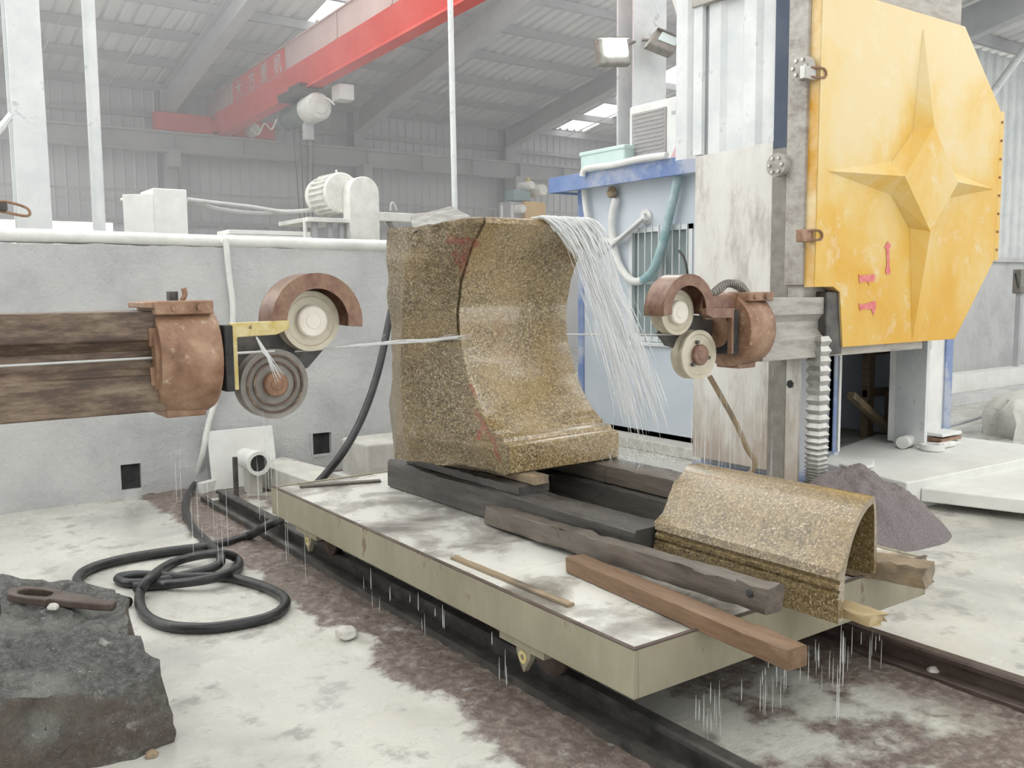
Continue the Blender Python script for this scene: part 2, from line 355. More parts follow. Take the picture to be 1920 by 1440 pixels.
for y in ys:
    for x in xs: b.v.append(Vector((x, y, floor_h(x, y))))
for j in range(len(ys)-1):
    for i in range(nx-1): b.f.append((j*nx+i, j*nx+i+1, (j+1)*nx+i+1, (j+1)*nx+i)); b.mi.append(0)
struct(b.build('floor', M['floor'], smooth=180, origin=(0, 0, 0)))

# low limed wall with drain holes, rough front
WY = 7.77
holes = [(PY(228, 910, WY).x, PY(266, 910, WY).x, .06, .27), (PY(588, 860, WY).x, PY(622, 860, WY).x, .16, .36), (.72, .80, .03, .2)]
hx = sorted(holes); segs = []; x = -3.0
b = B()
for h0, h1, z0, z1 in hx:
    segs.append((x, h0, 0, 2.03)); segs.append((h0, h1, 0, z0)); segs.append((h0, h1, z1, 2.03)); x = h1
segs.append((x, 6.3, 0, 2.03))
for x0, x1, z0, z1 in segs:
    nxx = max(1, int((x1-x0)/.06)); nzz = max(1, int((z1-z0)/.06)); base = len(b.v)
    for j in range(nzz+1):
        for i in range(nxx+1):
            xx = x0+(x1-x0)*i/nxx; zz = z0+(z1-z0)*j/nzz
            dz = fr((xx, 5, 0), 4, 3)*.02 if abs(zz-2.03) < 1e-6 else 0
            b.v.append(Vector((xx, WY+fr((xx, 0, zz), 1.7, 4)*.025, zz+dz)))
    for j in range(nzz):
        for i in range(nxx): b.f.append(tuple(base+k for k in (j*(nxx+1)+i, j*(nxx+1)+i+1, (j+1)*(nxx+1)+i+1, (j+1)*(nxx+1)+i))); b.mi.append(0)
b.box(-3, 6.3, WY+.06, WY+.24, 0, 2.02)
for h0, h1, z0, z1 in holes:
    for q in ((h0-.02, h0, z0, z1), (h1, h1+.02, z0, z1), (h0, h1, z0-.02, z0), (h0, h1, z1, z1+.02)): b.box(q[0], q[1], WY, WY+.08, q[2], q[3])
wl = struct(b.build('wall_left', M['limewall'], smooth=60))
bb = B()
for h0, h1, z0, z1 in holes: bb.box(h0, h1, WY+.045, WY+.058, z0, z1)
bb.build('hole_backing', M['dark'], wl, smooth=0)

# far corrugated wall
FY = 20.2
def corrugate(b, x0, x1, pitch, depth, fn, crest=.3, mi=0):
    """trapezoid ribs; fn(x, h, end) -> point"""
    pts = []; x = x0
    while x < x1:
        for t, h in ((0, 0), (1-crest-.12, 0), (1-crest+.0, 1), (1-.12, 1)): pts.append((x+t*pitch, h*depth))
        x += pitch
    pts.append((x, 0)); n0 = len(b.v)
    for x, h in pts: b.v += [Vector(fn(x, h, 0)), Vector(fn(x, h, 1))]
    for i in range(len(pts)-1): b.f.append((n0+2*i, n0+2*i+2, n0+2*i+3, n0+2*i+1)); b.mi.append(mi)
    return x
b = B()
def wallseg(x0, x1, z0, z1): corrugate(b, x0, x1, .22, .03, lambda x, h, e: (x, FY-h, z0+(z1-z0)*e), .12)
wx0 = PY(0, 430, FY).x-1; wx1 = PY(212, 430, FY).x; vx0 = PY(725, 450, FY).x; vx1 = PY(775, 450, FY).x
wallseg(-8, 27, 3.08, 5.9)
for a, c_ in ((-8, wx0), (wx1, vx0), (vx1, 27)): wallseg(a, c_, 2.4, 3.08)
b.box(-8, 27, FY, FY+.2, 0, 2.4)
wb = struct(b.build('wall_back', M['sheet'], smooth=20))
for z, r in ((5.30, .05), (3.12, .04)):
    B().box(-8, 27, FY-.16, FY-.05, z-r, z+r).build('girt', M['frame'], wb, smooth=0)
for z, r in ((3.72, .025), (3.50, .018)):
    B().cyl((-8, FY-.35, z), (27, FY-.35, z), r, n=8).build('wall_pipe', M['frame_lt'], wb)
colx = [1.2, 5.55, 9.88, 14.2, 18.5, 22.8]
for x in colx:
    q = B(); q.box(x-.14, x+.14, FY-.42, FY-.39, 0, 5.85); q.box(x-.14, x+.14, FY-.13, FY-.1, 0, 5.85); q.box(x-.012, x+.012, FY-.39, FY-.13, 0, 5.85)
    q.box(x-.11, x+.11, FY-.8, FY-.42, 4.2, 4.55)
    q.build('column', M['frame'], wb, smooth=0)
# roof
SL = .175
def rz(y): return 5.9+(FY-y)*SL
b = B(); R0, R1 = 8.6, FY+.3
sky_x = [(7.15, 8.05), (15.75, 16.75)]
def roofseg(x0, x1, y0, y1): return corrugate(b, x0, x1, .25, .06, lambda x, h, e: (x, y0+(y1-y0)*e, rz(y0+(y1-y0)*e)+h), .3)
RS = 12.6; roofseg(.4, 7.14, 15.2, R1); roofseg(8.05, 15.74, RS, R1); roofseg(16.75, 19, RS, R1)
roofseg(7.15, 8.04, 16.3, R1); roofseg(15.75, 16.74, 19.9, R1)
ce = struct(b.build('ceiling', M['roof'], smooth=20))
for (x0, x1), ya in zip(sky_x, (16.3, 19.9)):
    q = B(); q.add([(x0-.02, RS, rz(RS)+.02), (x1+.02, RS, rz(RS)+.02), (x1+.02, ya, rz(ya)+.02), (x0-.02, ya, rz(ya)+.02)], [(0, 1, 2, 3)])
    q.build('skylight_panel', M['skylight'], ce, smooth=0)
for i in range(7):
    y = FY-.25-i*1.22; z = rz(y)
    q = B(); q.box(.4, 19.2, y-.03, y+.03, z-.17, z-.015); q.box(.4, 19.2, y-.07, y+.03, z-.175, z-.155)
    q.build('purlin', M['frame'], ce, smooth=0)
for x in colx[:-1]:
    q = B()
    for (y0, y1, d0, d1) in ((FY-.1, FY-2.2, .5, .42), (FY-2.2, 12.6, .42, .42)):
        za, zb = rz(y0)-.17, rz(y1)-.17
        for w_, t0, t1 in ((.012, 0, 1),):
            q.add([(x-w_, y0, za), (x+w_, y0, za), (x+w_, y1, zb), (x-w_, y1, zb), (x-w_, y0, za-d0), (x+w_, y0, za-d0), (x+w_, y1, zb-d1), (x-w_, y1, zb-d1)],
                  [(0, 1, 2, 3), (4, 7, 6, 5), (0, 4, 5, 1), (1, 5, 6, 2), (2, 6, 7, 3), (3, 7, 4, 0)])
        for dd0, dd1 in ((0, 0), (d0, d1)):
            q.add([(x-.12, y0, za-dd0), (x+.12, y0, za-dd0), (x+.12, y1, zb-dd1), (x-.12, y1, zb-dd1), (x-.12, y0, za-dd0-.02), (x+.12, y0, za-dd0-.02), (x+.12, y1, zb-dd1-.02), (x-.12, y1, zb-dd1-.02)],
                  [(0, 1, 2, 3), (4, 7, 6, 5), (0, 4, 5, 1), (1, 5, 6, 2), (2, 6, 7, 3), (3, 7, 4, 0)])
    q.build('rafter', M['frame'], ce, smooth=0)
for x in (3.0, 4.4, 7.7, 12.0, 11.2, 16):
    B().tube([(x, FY-.4, rz(FY-.4)-.25), (x+.15, FY-3.2, rz(FY-3.2)-.25)], .012, 6, 1).build('tie_rod', M['frame_lt'], ce)

# unseen roof over the work area, added to shade it; rooflight strips between sheets
cf = struct(B().box(-9, 19, 4.9, 5.1, 8.28, 8.5).build('ceiling_front_added', M['frame'], smooth=0))
def rz3(y): return 8.5-abs(y-5)*.13
for i in range(10):
    x0 = -9+i*2.8
    for (ya_, yb_) in ((-7, 5), (5, 7.0)):
        B().add([(x0, ya_, rz3(ya_)), (x0+1.75, ya_, rz3(ya_)), (x0+1.75, yb_, rz3(yb_)), (x0, yb_, rz3(yb_))], [(0, 1, 2, 3)]).build('added_roof_sheet', M['roof'], cf, smooth=0)
        B().add([(x0+1.75, ya_, rz3(ya_)), (x0+2.8, ya_, rz3(ya_)), (x0+2.8, yb_, rz3(yb_)), (x0+1.75, yb_, rz3(yb_))], [(0, 1, 2, 3)]).build('skylight_panel', M['skylight'], cf, smooth=0)
# unseen shed walls around the camera, added to cut light on the foreground
struct(B().box(-9, 24, -7.1, -7, 0, 6.9).build('wall_front_added', M['sheet'], smooth=0))
struct(B().box(-9.1, -9, -7, 8, 0, 8.3).build('wall_west_added', M['sheet'], smooth=0))
struct(B().box(24, 24.1, -7, 9, 0, 6.9).build('wall_east_added', M['sheet'], smooth=0))
# wall and roof on the far right
RY = 9.0
b = B(); corrugate(b, 9.5, 24, .3, .05, lambda x, h, e: (x, RY-h, 2.1+3.8*e), .35)
wr = struct(b.build('wall_right', M['col_white'], smooth=20))
q = B(); q.box(9.5, 24, RY-.02, RY+.2, 0, 2.08); q.build('concrete_base', M['limewall'], wr, smooth=0)
q = B(); q.box(9.5, 24, RY-.1, RY-.0, 2.08, 2.16); q.build('ledge', M['frame_lt'], wr, smooth=0)
def rz2(y): return 6.0+(RY-y)*.17
b = B(); corrugate(b, 9.5, 24, .3, .05, lambda x, h, e: (x, 4.6+(RY+.2-4.6)*e, rz2(4.6+(RY+.2-4.6)*e)+h), .3)
c2 = struct(b.build('ceiling_annex', M['roof'], smooth=20))
for y in (8.7, 7.6, 6.5, 5.4):
    B().box(9.5, 24, y-.04, y+.04, rz2(y)-.2, rz2(y)-.01).build('purlin', M['frame'], c2, smooth=0)
for x in (12.0, 14.6, 19.5):
    q = B(); y0, y1 = RY, 4.6
    q.add([(x-.1, y0, rz2(y0)-.2), (x+.1, y0, rz2(y0)-.2), (x+.1, y1, rz2(y1)-.2), (x-.1, y1, rz2(y1)-.2), (x-.1, y0, rz2(y0)-.75), (x+.1, y0, rz2(y0)-.75), (x+.1, y1, rz2(y1)-.55), (x-.1, y1, rz2(y1)-.55)],
          [(0, 1, 2, 3), (4, 7, 6, 5), (0, 4, 5, 1), (1, 5, 6, 2), (2, 6, 7, 3), (3, 7, 4, 0)]); q.build('rafter', M['frame'], c2, smooth=0)
a_ = PY(1868, 165, 8.2); c_ = PY(1935, 75, 8.2)
B().cyl(a_-(c_-a_)*.6, c_+(c_-a_)*.8, .07, n=12).build('brace_pipe', M['col_white'], c2)

# ------------------------------------------------------------------ rails and trolley
def rail(name, label, x, y0, y1, mat):
    t = thing(name, label, 'rail', (x, (y0+y1)/2, 0), 'trolley rails')
    B().box(x-.08, x+.08, y0, y1, -.01, .018).build('foot', mat, t, bevel=.004)
    B().box(x-.012, x+.012, y0, y1, .018, .075).build('web', mat, t, smooth=0)
    B().prism([(x-.034, .075), (x+.034, .075), (x+.034, .092), (x+.024, .10), (x-.024, .10), (x-.034, .092)], 'y', y0, y1).build('head', mat, t, smooth=0)
    return t
rail('trolley_rail', 'dark wet steel rail running under the left edge of the trolley', 2.27, .2, 7.15, M['steel_dk'])
rail('trolley_rail', 'rusty brown steel rail emerging from under the right side of the trolley', 3.66, -.4, 7.0, M['rail_rust'])
B().box(2.13, 2.17, .2, 7.2, -.02, .05).build('kerb_angle', M['steel_dk'], smooth=0)
tag(bpy.data.objects['kerb_angle'], 'low dark steel edging strip alongside the left rail', 'edging')

TX0, TX1, TY0, TY1, TZ0, TZ1 = 2.06, 3.85, 2.185, 5.48, .262, .43
tr = thing('rail_trolley', 'flat olive-cream steel rail trolley carrying the granite block', 'trolley', ((TX0+TX1)/2, (TY0+TY1)/2, .1))
def skirt(x0, x1, y0, y1, nm='side_panel'): B().box(x0, x1, y0, y1, TZ0, TZ1+.006).build(nm, M['trolley'], tr, bevel=.004)
skirt(TX0, TX0+.02, TY0, TY1); skirt(TX1-.02, TX1, TY0, TY1); skirt(TX0+.02, TX1-.02, TY0, TY0+.02, 'end_panel'); skirt(TX0+.02, TX1-.02, TY1-.02, TY1, 'end_panel')
ysp = [TY0+.02, 3.15, 4.28, TY1-.02]
for a, c_ in zip(ysp[:-1], ysp[1:]):
    B().box(TX0+.02, TX1-.02, a+.002, c_-.002, TZ1-.02, TZ1).build('deck_plate', M['deck'], tr, smooth=0, bevel=.002)
for q_ in ((TX0-.003, TX0+.016, TY0-.003, TY1), (TX0+.016, TX1, TY0-.003, TY0+.016)):
    B().box(*q_, TZ1+.0065, TZ1+.013).build('deck_lip', M['rail_rust'], tr, smooth=0, bevel=.003)
for y in (2.5, 3.3, 4.2, 5.1):
    B().box(TX0+.03, TX1-.03, y-.05, y+.05, TZ0+.01, TZ1-.021).build('cross_beam', M['steel_dk'], tr, smooth=0)
for y in (2.86, 5.0):
    for x, sx in ((2.27, -1), (3.66, 1)):
        wh = B().lathe((x, y, .19), 'x', [(.02, -.045), (.088, -.045), (.092, -.03), (.092, .03), (.115, .034), (.115, .05), (.02, .05)] if sx > 0 else [(.02, .045), (.088, .045), (.092, .03), (.092, -.03), (.115, -.034), (.115, -.05), (.02, -.05)], 24).build('wheel', M['rail_rust'], tr)
        B().cyl((x-.12, y, .19), (x+.12, y, .19), .022, n=10).build('axle', M['steel_dk'], wh)
        xo = x+sx*.165
        q = B().prism([(y-.13, TZ0), (y+.13, TZ0), (y+.13, TZ0-.028), (y+.05, TZ0-.03), (y+.045, .19), (y, .12), (y-.045, .19), (y-.05, TZ0-.03), (y-.13, TZ0-.028)], 'x', xo-.015, xo+.015)
        br = q.build('bearing_bracket', M['trolley'], tr, smooth=0, bevel=.003)
        B().ring((xo+sx*.016-.003, y, .185), 'x', .012, .027, .008, n=20).build('bearing_ring', M['bracket_y'], br)
        B().box(min(x-sx*.08, x+sx*.19), max(x-sx*.08, x+sx*.19), y-.15, y+.15, TZ0-.04, TZ0).build('bearing_plate', M['trolley'], tr, smooth=0)
        B().box(x+sx*.02, x+sx*.085, y+.05, y+.075, TZ0-.075, TZ0-.022).build('gusset', M['rail_rust'], tr, smooth=0)

# ------------------------------------------------------------------ timbers
def timber(name, label, p0, p1, wd, ht, mat, group=None, jit=.006, seed=0, n=26, cat='timber', ragged=0, knot=None):
    """p0/p1: centre of the underside at each end"""
    p0 = Vector(p0); p1 = Vector(p1); d = (p1-p0); L = d.length; d.normalize(); s_ = d.cross(Vector((0, 0, 1))).normalized(); u = s_.cross(d)
    sec = [(-.5, .06), (-.5, .5), (-.5, .94), (-.44, 1), (0, 1), (.44, 1), (.5, .94), (.5, .5), (.5, .06), (.44, 0), (0, 0), (-.44, 0)]
    rings = []
    for i in range(n+1):
        t = i/n; r = []
        for k, (a, h) in enumerate(sec):
            dl = 0
            if ragged and i in (0, n): dl = (1 if i == n else -1)*fr((a*5+seed, h*4, i), 2.3, 3)*ragged
            p = p0+d*(L*t+dl)+s_*(a*wd)+u*(h*ht)
            e = Vector((fr((p.x*1.5, p.y*3+seed, k), 5, 3), fr((p.y*3, seed+k, 9), 5, 3), fr((k*3, p.y*3+seed, 5), 5, 3)))*jit
            if h < .1: e.z = abs(e.z)*.3
            r.append(p+e)
        rings.append(r)
    o = B().loft(rings).build(name, mat, smooth=40)
    return tag(o, label, cat, group)
Dz = TZ1+.001
timber('timber_beam', 'long thick dark wet beam under the left edge of the granite block', (2.80, 2.86, Dz), (2.75, 5.03, Dz), .21, .17, M['wood_dk'], 'timbers bedding the granite block', seed=1)
timber('timber_beam', 'short dark sleeper lying on the long beam under the block', (2.80, 3.72, .602), (2.78, 4.85, .602), .20, .045, M['wood_dk'], 'timbers bedding the granite block', seed=2)
timber('timber_plank', 'pale ended short plank wedged under the near corner of the block', (2.83, 3.70, .648), (2.83, 4.3, .648), .10, .044, M['wood_tn'], seed=3, ragged=.004)
timber('timber_beam', 'dark lower beam on the deck behind the granite offcut', (3.38, 2.98, Dz), (3.36, 4.9, Dz), .22, .15, M['wood_dk'], 'timbers bedding the granite block', seed=4)
timber('timber_beam', 'upper beam with a knot, stacked behind the granite offcut', (3.40, 2.9, .582), (3.40, 4.85, .582), .19, .105, M['wood_md'], 'timbers bedding the granite block', seed=5)
timber('timber_plank', 'long blackened plank with a knothole at its split near end', (2.58, 2.02, .500), (2.645, 3.88, Dz+.002), .085, .095, M['wood_md'], seed=6, jit=.012, ragged=.02)
timber('timber_plank', 'reddish brown plank jutting over the front end of the trolley', (2.385, 1.775, Dz), (2.475, 3.0, Dz), .095, .07, M['wood_br'], seed=7, jit=.004)
timber('wood_strip', 'thin tan wooden strip lying on the trolley deck near its edge', (2.175, 2.66, Dz), (2.155, 3.48, Dz), .035, .012, M['wood_tn'], seed=8, jit=.002)
timber('timber_plank', 'pale splintered plank end poking out beneath the granite offcut', (2.935, 1.84, Dz), (2.99, 2.8, Dz), .10, .035, M['wood_lt'], seed=9, jit=.006, ragged=.05)
timber('timber_plank', 'short tan timber with a broken top at the right edge of the trolley', (3.50, 1.97, Dz), (3.24, 2.88, Dz), .14, .084, M['wood_tn'], seed=10, jit=.012, ragged=.01)
timber('wood_strip', 'thin dark batten across the far end of the trolley deck', (2.2, 5.36, Dz), (2.68, 5.2, Dz), .05, .014, M['wood_md'], seed=11, jit=.002)
# knothole
kp = PY(1440, 1134, 2.10)
q = B().lathe((2.537, 2.10, .56), 'x', [(.004, -.004), (.012, -.003), (.016, .002), (.004, .004)], 12).build('knot', M['dark'], bpy.data.objects['timber_plank.001'])

# ------------------------------------------------------------------ granite block
prof = [(3.83, .69), (3.815, .70), (3.815, .84), (3.825, .848), (3.87, .856), (3.88, .875), (3.945, .885), (3.955, .90)]
ctl = [(3.985, .915), (4.05, .965), (4.12, 1.04), (4.185, 1.14), (4.235, 1.25), (4.268, 1.36), (4.28, 1.46), (4.27, 1.58), (4.235, 1.70), (4.175, 1.815), (4.10, 1.91), (4.02, 1.985)]
prof += ctl+[(4.005, 1.995), (4.005, 2.022), (4.015, 2.027)]
def dens(pr):
    out = [pr[0]]
    for a, c_ in zip(pr[:-1], pr[1:]):
        L = math.dist(a, c_); k = max(1, int(L/.03))
        for i in range(1, k+1): out.append((a[0]+(c_[0]-a[0])*i/k, a[1]+(c_[1]-a[1])*i/k))
    return out
prof = dens(prof); XL, XR, NT = 2.70, 3.47, 26
rings = []
nfx = 20
for (py, pz) in prof:
    r = []
    for i in range(nfx+1): r.append(Vector((XR+(XL+.014-XR)*i/nfx, py, pz)))
    kd = .035 if pz > 1.40 else .002
    wob = fr((0, 0, pz), 7, 3)*.008
    for i in (15, 16, 17, 18, 19, 20): r[i].x += wob*(i-14)/6
    r.append(Vector((XL+.008+wob, py+kd, pz))); r.append(Vector((XL-.002+wob, py+(.004 if pz > 1.4 else 0), pz)))
    ex, ey = 2.44+.03*math.sin(pz*4), 4.42
    for i in range(1, NT+1):
        t = i/NT; p = Vector((XL+(ex-XL)*t, py+(ey-py)*t, pz)); bul = math.sin(math.pi*t)*.02
        nr = Vector((-.87, -.5, 0)); d_ = (fr((p.x, p.y, p.z), 3.5, 3)*.03+fr((p.x, p.y, p.z), 16, 4)*.014)*min(1, t*5)
        p += nr*(bul+d_); p.z += fr((p.x+4, p.y, p.z), 9, 3)*.01*min(1, t*4)
        if pz < .71: p.z += .03*math.sin(math.pi*min(1, t*1.3)) if t < .7 else .02
        if pz > 2.0: p.z -= .05*t*t+.02*t
        r.append(p)
    for (bx, by) in ((2.46, 4.6), (2.6, 4.86), (2.9, 4.95), (3.2, 4.93), (XR, 4.9), (XR, 4.6)):
        p = Vector((bx, by, pz)); p += Vector((fr(p, 3, 3), fr(p+Vector((5, 0, 0)), 3, 3), 0))*.03
        if pz > 2.0: p.z -= .05
        r.append(p)
    rings.append(r)
b = B().loft(rings, mi=1, segmi=lambda i, j: 0 if j < nfx else 1)
blk = b.build('granite_block', [M['granite'], M['granite_rough']], smooth=38)
tag(blk, 'tall yellow granite block with a concave sawn front and a rough split side', 'stone')
bvh = BVHTree.FromPolygons([v.copy() for v in b.v], [f for f in b.f])
def paint(pxs, width, name='paint_mark', jag=.5, off=.0035, parent=blk, mat='paint_pink', bv=None):
    """a brushed stroke lying on the stone"""
    q = B(); L = []
    for a, c_ in zip(pxs[:-1], pxs[1:]):
        k = max(2, int(math.dist(a, c_)/4))
        for i in range(k): L.append((a[0]+(c_[0]-a[0])*i/k, a[1]+(c_[1]-a[1])*i/k))
    L.append(pxs[-1]); prev = None
    for i, (x, y) in enumerate(L):
        a = L[max(0, i-1)]; c_ = L[min(len(L)-1, i+1)]; dx, dy = c_[0]-a[0], c_[1]-a[1]; l = math.hypot(dx, dy) or 1
        row = []
        for s_ in (-1, -.33, .33, 1):
            ww = width*s_*(1+jag*fr((x*.13, y*.13, s_), 2, 3)); v = sight(x-dy/l*ww, y+dx/l*ww).normalized()
            h = (bv or bvh).ray_cast(CAM, v)
            row.append(h[0]+h[1]*off*(1 if h[1].dot(v) < 0 else -1) if h[0] else None)
        if prev and all(row) and all(prev):
            n0 = len(q.v); q.v += prev+row
            for k in range(3): q.f.append((n0+k, n0+k+1, n0+5+k, n0+4+k)); q.mi.append(0)
        prev = row
    if q.f: q.build(name, M[mat], parent, smooth=60)
paint([(838, 448), (872, 452), (900, 458)], 7, jag=1.4); paint([(850, 470), (866, 492), (872, 512)], 9, jag=1.2); paint([(880, 466), (870, 488), (866, 500)], 8, jag=1.3)
paint([(886, 462), (897, 450)], 5, jag=1.2)
paint([(893, 745), (880, 720)], 3.5, jag=1); paint([(895, 825), (908, 800), (925, 828), (938, 868)], 4, jag=.8); paint([(908, 800), (890, 770)], 4, jag=1)
paint([(945, 592), (928, 604), (930, 622), (946, 620)], 1.2); paint([(946, 608), (920, 650), (905, 660)], 1.3); paint([(968, 640), (950, 662)], 1.3)
# grey slab lying on the block
c4 = [PY(774, 429, 4.45), PY(884, 405, 4.33), PY(846, 386, 4.85), PY(800, 399, 4.86), PY(768, 400, 4.72)]
nn_ = (c4[1]-c4[0]).cross(c4[3]-c4[0]).normalized()
if nn_.z < 0: nn_ = -nn_
B().add(c4+[v-nn_*.045-Vector((0, 0, .01)) for v in c4], [tuple(range(5)), tuple(range(5, 10))[::-1]]+[(i, 5+i, 5+(i+1) % 5, (i+1) % 5) for i in range(5)]).build('stone_slab', M['grey_stone'], smooth=0, bevel=.006)
tag(bpy.data.objects['stone_slab'], 'wet grey slab piece lying on top of the granite block', 'stone')

# ------------------------------------------------------------------ granite offcut (curved shell)
def shell_sec():
    out = [(2.815, .435), (2.812, .50), (2.808, .545), (2.822, .55), (2.822, .557), (2.808, .562), (2.806, .578), (2.826, .584), (2.826, .592), (2.812, .598), (2.818, .63)]
    cx, cz, r = 3.185, .50, .335
    for k in range(1, 25):
        a = math.radians(158-k*(158-2)/24); out.append((cx+r*(1.07 if math.cos(a) < 0 else .20)*math.cos(a), cz+r*math.sin(a)))
    out.append((3.253, .515))
    inn = [(3.216, .515)]
    for k in range(25):
        a = math.radians(2+k*(150-2)/24); inn.append((cx+(r-.03)*(1.06 if math.cos(a) < 0 else .10)*math.cos(a), cz+(r-.03)*math.sin(a)))
    inn += [(2.875, .6), (2.865, .435)]
    return out+inn, len(out)
sec, no = shell_sec()
rings = []
for i in range(31):
    y0 = 1.925+.915*i/30; r = []
    for (x, z) in sec:
        y = y0+.3*(x-2.82)
        if i == 30: y += fr((x, z, 0), 14, 3)*.022
        r.append(Vector((x-.015*i/30, y, z)))
    rings.append(r)
o = B().loft(rings).build('granite_offcut', M['granite_off'], smooth=40)
tag(o, 'curved yellow granite offcut like a half pipe resting at the front of the trolley', 'stone')

# ------------------------------------------------------------------ wire saw
YW, XM = 4.27, 3.085
def fx(px, py=660, y=4.15): return PY(px, py, y).x
def saw_arm(mir, lab):
    s_ = (lambda q: q.mirror(XM)) if mir else (lambda q: q)
    base = (XM+(XM-1.0), YW, 1.1) if mir else (1.0, YW, 1.1)
    t = thing('wire_saw_arm', lab, 'machine', base, 'wire saw arms')
    bm_ = M['beam_grey'] if mir else M['beam']; cz = 1.36
    x0 = -2.2 if not mir else -.9
    # channel beam
    s_(B().prism([(4.12, 1.135), (4.42, 1.135), (4.42, 1.572), (4.12, 1.572), (4.12, 1.45), (4.135, 1.44), (4.165, 1.40), (4.165, 1.335), (4.135, 1.30), (4.12, 1.29)], 'x', x0, 1.09)).build('beam', bm_, t, smooth=0, bevel=.006)
    # head casing: thick round flange
    hc = s_(B().lathe((1.06, YW, cz), 'x', [(.135, .0), (.235, .0), (.245, .012), (.255, .10), (.26, .16), (.255, .235), (.24, .262), (.10, .272), (.098, .25), (.135, .05)], 48)).build('head_casing', M['rust'], t, smooth=45)
    s_(B().ring((1.045, YW, cz), 'x', .13, .20, .02, n=32)).build('casing_lip', M['rust'], hc)
    s_(B().box(1.05, 1.30, YW-.2, YW+.12, 1.555, 1.615)).build('cap_block', M['rust'], t, bevel=.006)
    s_(B().box(1.10, 1.28, YW-.1, YW+.1, 1.095, 1.15)).build('foot_block', M['rust'], t, bevel=.008)
    s_(B().box(1.01, 1.10, YW-.18, YW+.1, 1.585, 1.61)).build('cap_tab', M['rust'], t, bevel=.004)
    for bx in (1.13, 1.24):
        s_(B().cyl((bx, YW-.2, 1.585), (bx, YW-.215, 1.585), .017, n=6)).build('bolt', M['rust'], t)
    s_(B().box(1.03, 1.06, YW-.16, YW-.13, 1.25, 1.33)).build('casing_lug', M['rust'], hc, bevel=.003)
    s_(B().box(1.03, 1.06, YW-.16, YW-.13, 1.42, 1.50)).build('casing_lug', M['rust'], hc, bevel=.003)
    # swivel plate and bracket
    s_(B().box(1.355, 1.395, YW-.16, YW+.16, 1.20, 1.50)).build('swivel_plate', M['dark'], t, bevel=.004)
    s_(B().cyl((1.34, YW, cz), (1.40, YW, cz), .12, n=28)).build('swivel_hub', M['rust'], t)
    zb = 1.505
    s_(B().prism([(1.385, 1.205), (1.415, 1.205), (1.415, 1.445), (1.60, 1.45), (1.665, 1.475), (1.665, 1.515), (1.62, 1.515), (1.385, 1.51)], 'y', YW-.155, YW-.115)).build('bracket', M['bracket_y'] if not mir else M['guard_red'], t, smooth=0, bevel=.004)
    if mir: s_(B().prism([(1.31, 1.50), (1.40, 1.44), (1.62, 1.44), (1.66, 1.50), (1.64, 1.59), (1.31, 1.60)], 'y', YW-.11, YW-.09)).build('guard_arm', M['guard_red'], t, smooth=0)
    s_(B().prism([(1.40, 1.25), (1.40, 1.45), (1.62, 1.47), (1.92, 1.36), (1.83, 1.27), (1.62, 1.22)], 'y', YW+.03, YW+.06)).build('back_plate', M['steel_dk'], t, smooth=0, bevel=.004)
    # guard
    gc = (1.815, 1.505)
    gd = s_(B().ring((gc[0], YW-.15, gc[1]), 'y', .158, .232, .008, -8, 188, 40)).build('guard', M['guard_red'], t)
    s_(B().ring((gc[0], YW-.145, gc[1]), 'y', .224, .232, .17, -8, 188, 40)).build('guard_shell', M['guard_red'], gd)
    s_(B().ring((gc[0], YW+.02, gc[1]), 'y', .10, .232, .006, -8, 188, 40)).build('guard_back', M['guard_red'], gd)
    # pulleys
    def pulley(cx, cz_, r, m1, m2, rh, bolts):
        p = s_(B().lathe((cx, YW, cz_), 'y', [(.03, -.045), (r*.80, -.045), (r*.84, -.052), (r, -.052), (r, -.03), (r*.9, -.008), (r*.9, .008), (r, .03), (r, .05), (.03, .05)], 48)).build('pulley', m1, t, smooth=30)
        h = s_(B().lathe((cx, YW-.05, cz_), 'y', [(.004, -.032), (rh*.45, -.032), (rh*.5, -.028), (rh*.9, -.028), (rh, -.02), (rh, .01)], 36)).build('pulley_hub', m2, p, smooth=30)
        s_(B().cyl((cx, YW-.02, cz_), (cx, YW+.07, cz_), .03, n=12)).build('axle', M['steel_dk'], p)
        if bolts:
            for k in range(3):
                a = math.radians(75+120*k); s_(B().cyl((cx+math.cos(a)*rh*1.25, YW-.043, cz_+math.sin(a)*rh*1.25), (cx+math.cos(a)*rh*1.25, YW-.066, cz_+math.sin(a)*rh*1.25), .013, n=6)).build('bolt', M['steel_dk'], p)
        elif rh < .07:
            for rr in (.62, .82): s_(B().ring((cx, YW-.058, cz_), 'y', r*rr-.006, r*rr+.004, .012, n=40)).build('pulley_groove', M['beam'], p)
    pulley(1.82, 1.505, .147, M['pul_lt'], M['hub'], .078, False) if not mir else pulley(1.82, 1.49, .147, M['pul_lt'], M['hub'], .078, False)
    if mir: pulley(1.615, 1.205, .165, M['pul_lt'], M['guard_red'], .07, True)
    else: pulley(1.625, 1.21, .168, M['pul_grey'], M['rust'], .06, False)
    return t
la = saw_arm(False, 'rusty brown wire saw arm reaching in from the left with two pulleys')
B().cyl((1.16, 4.2, 1.615), (1.16, 4.2, 1.655), .024, n=6).build('grease_nut', M['steel_dk'], la)
B().tube([(1.20, 4.2, 1.615), (1.215, 4.2, 1.64), (1.21, 4.2, 1.67)], .012, 8, 3).build('nipple_hook', M['rust'], la)
ra = saw_arm(True, 'grey wire saw arm with brown guard and two pulleys right of the block')
q = B(); q.tube([(4.63, 4.22, 1.60), (4.72, 4.2, 1.625), (4.80, 4.2, 1.67), (4.92, 4.2, 1.675), (5.0, 4.2, 1.61)], .022, 8, 6); q.build('corrugated_hose', M['pul_grey'], ra)
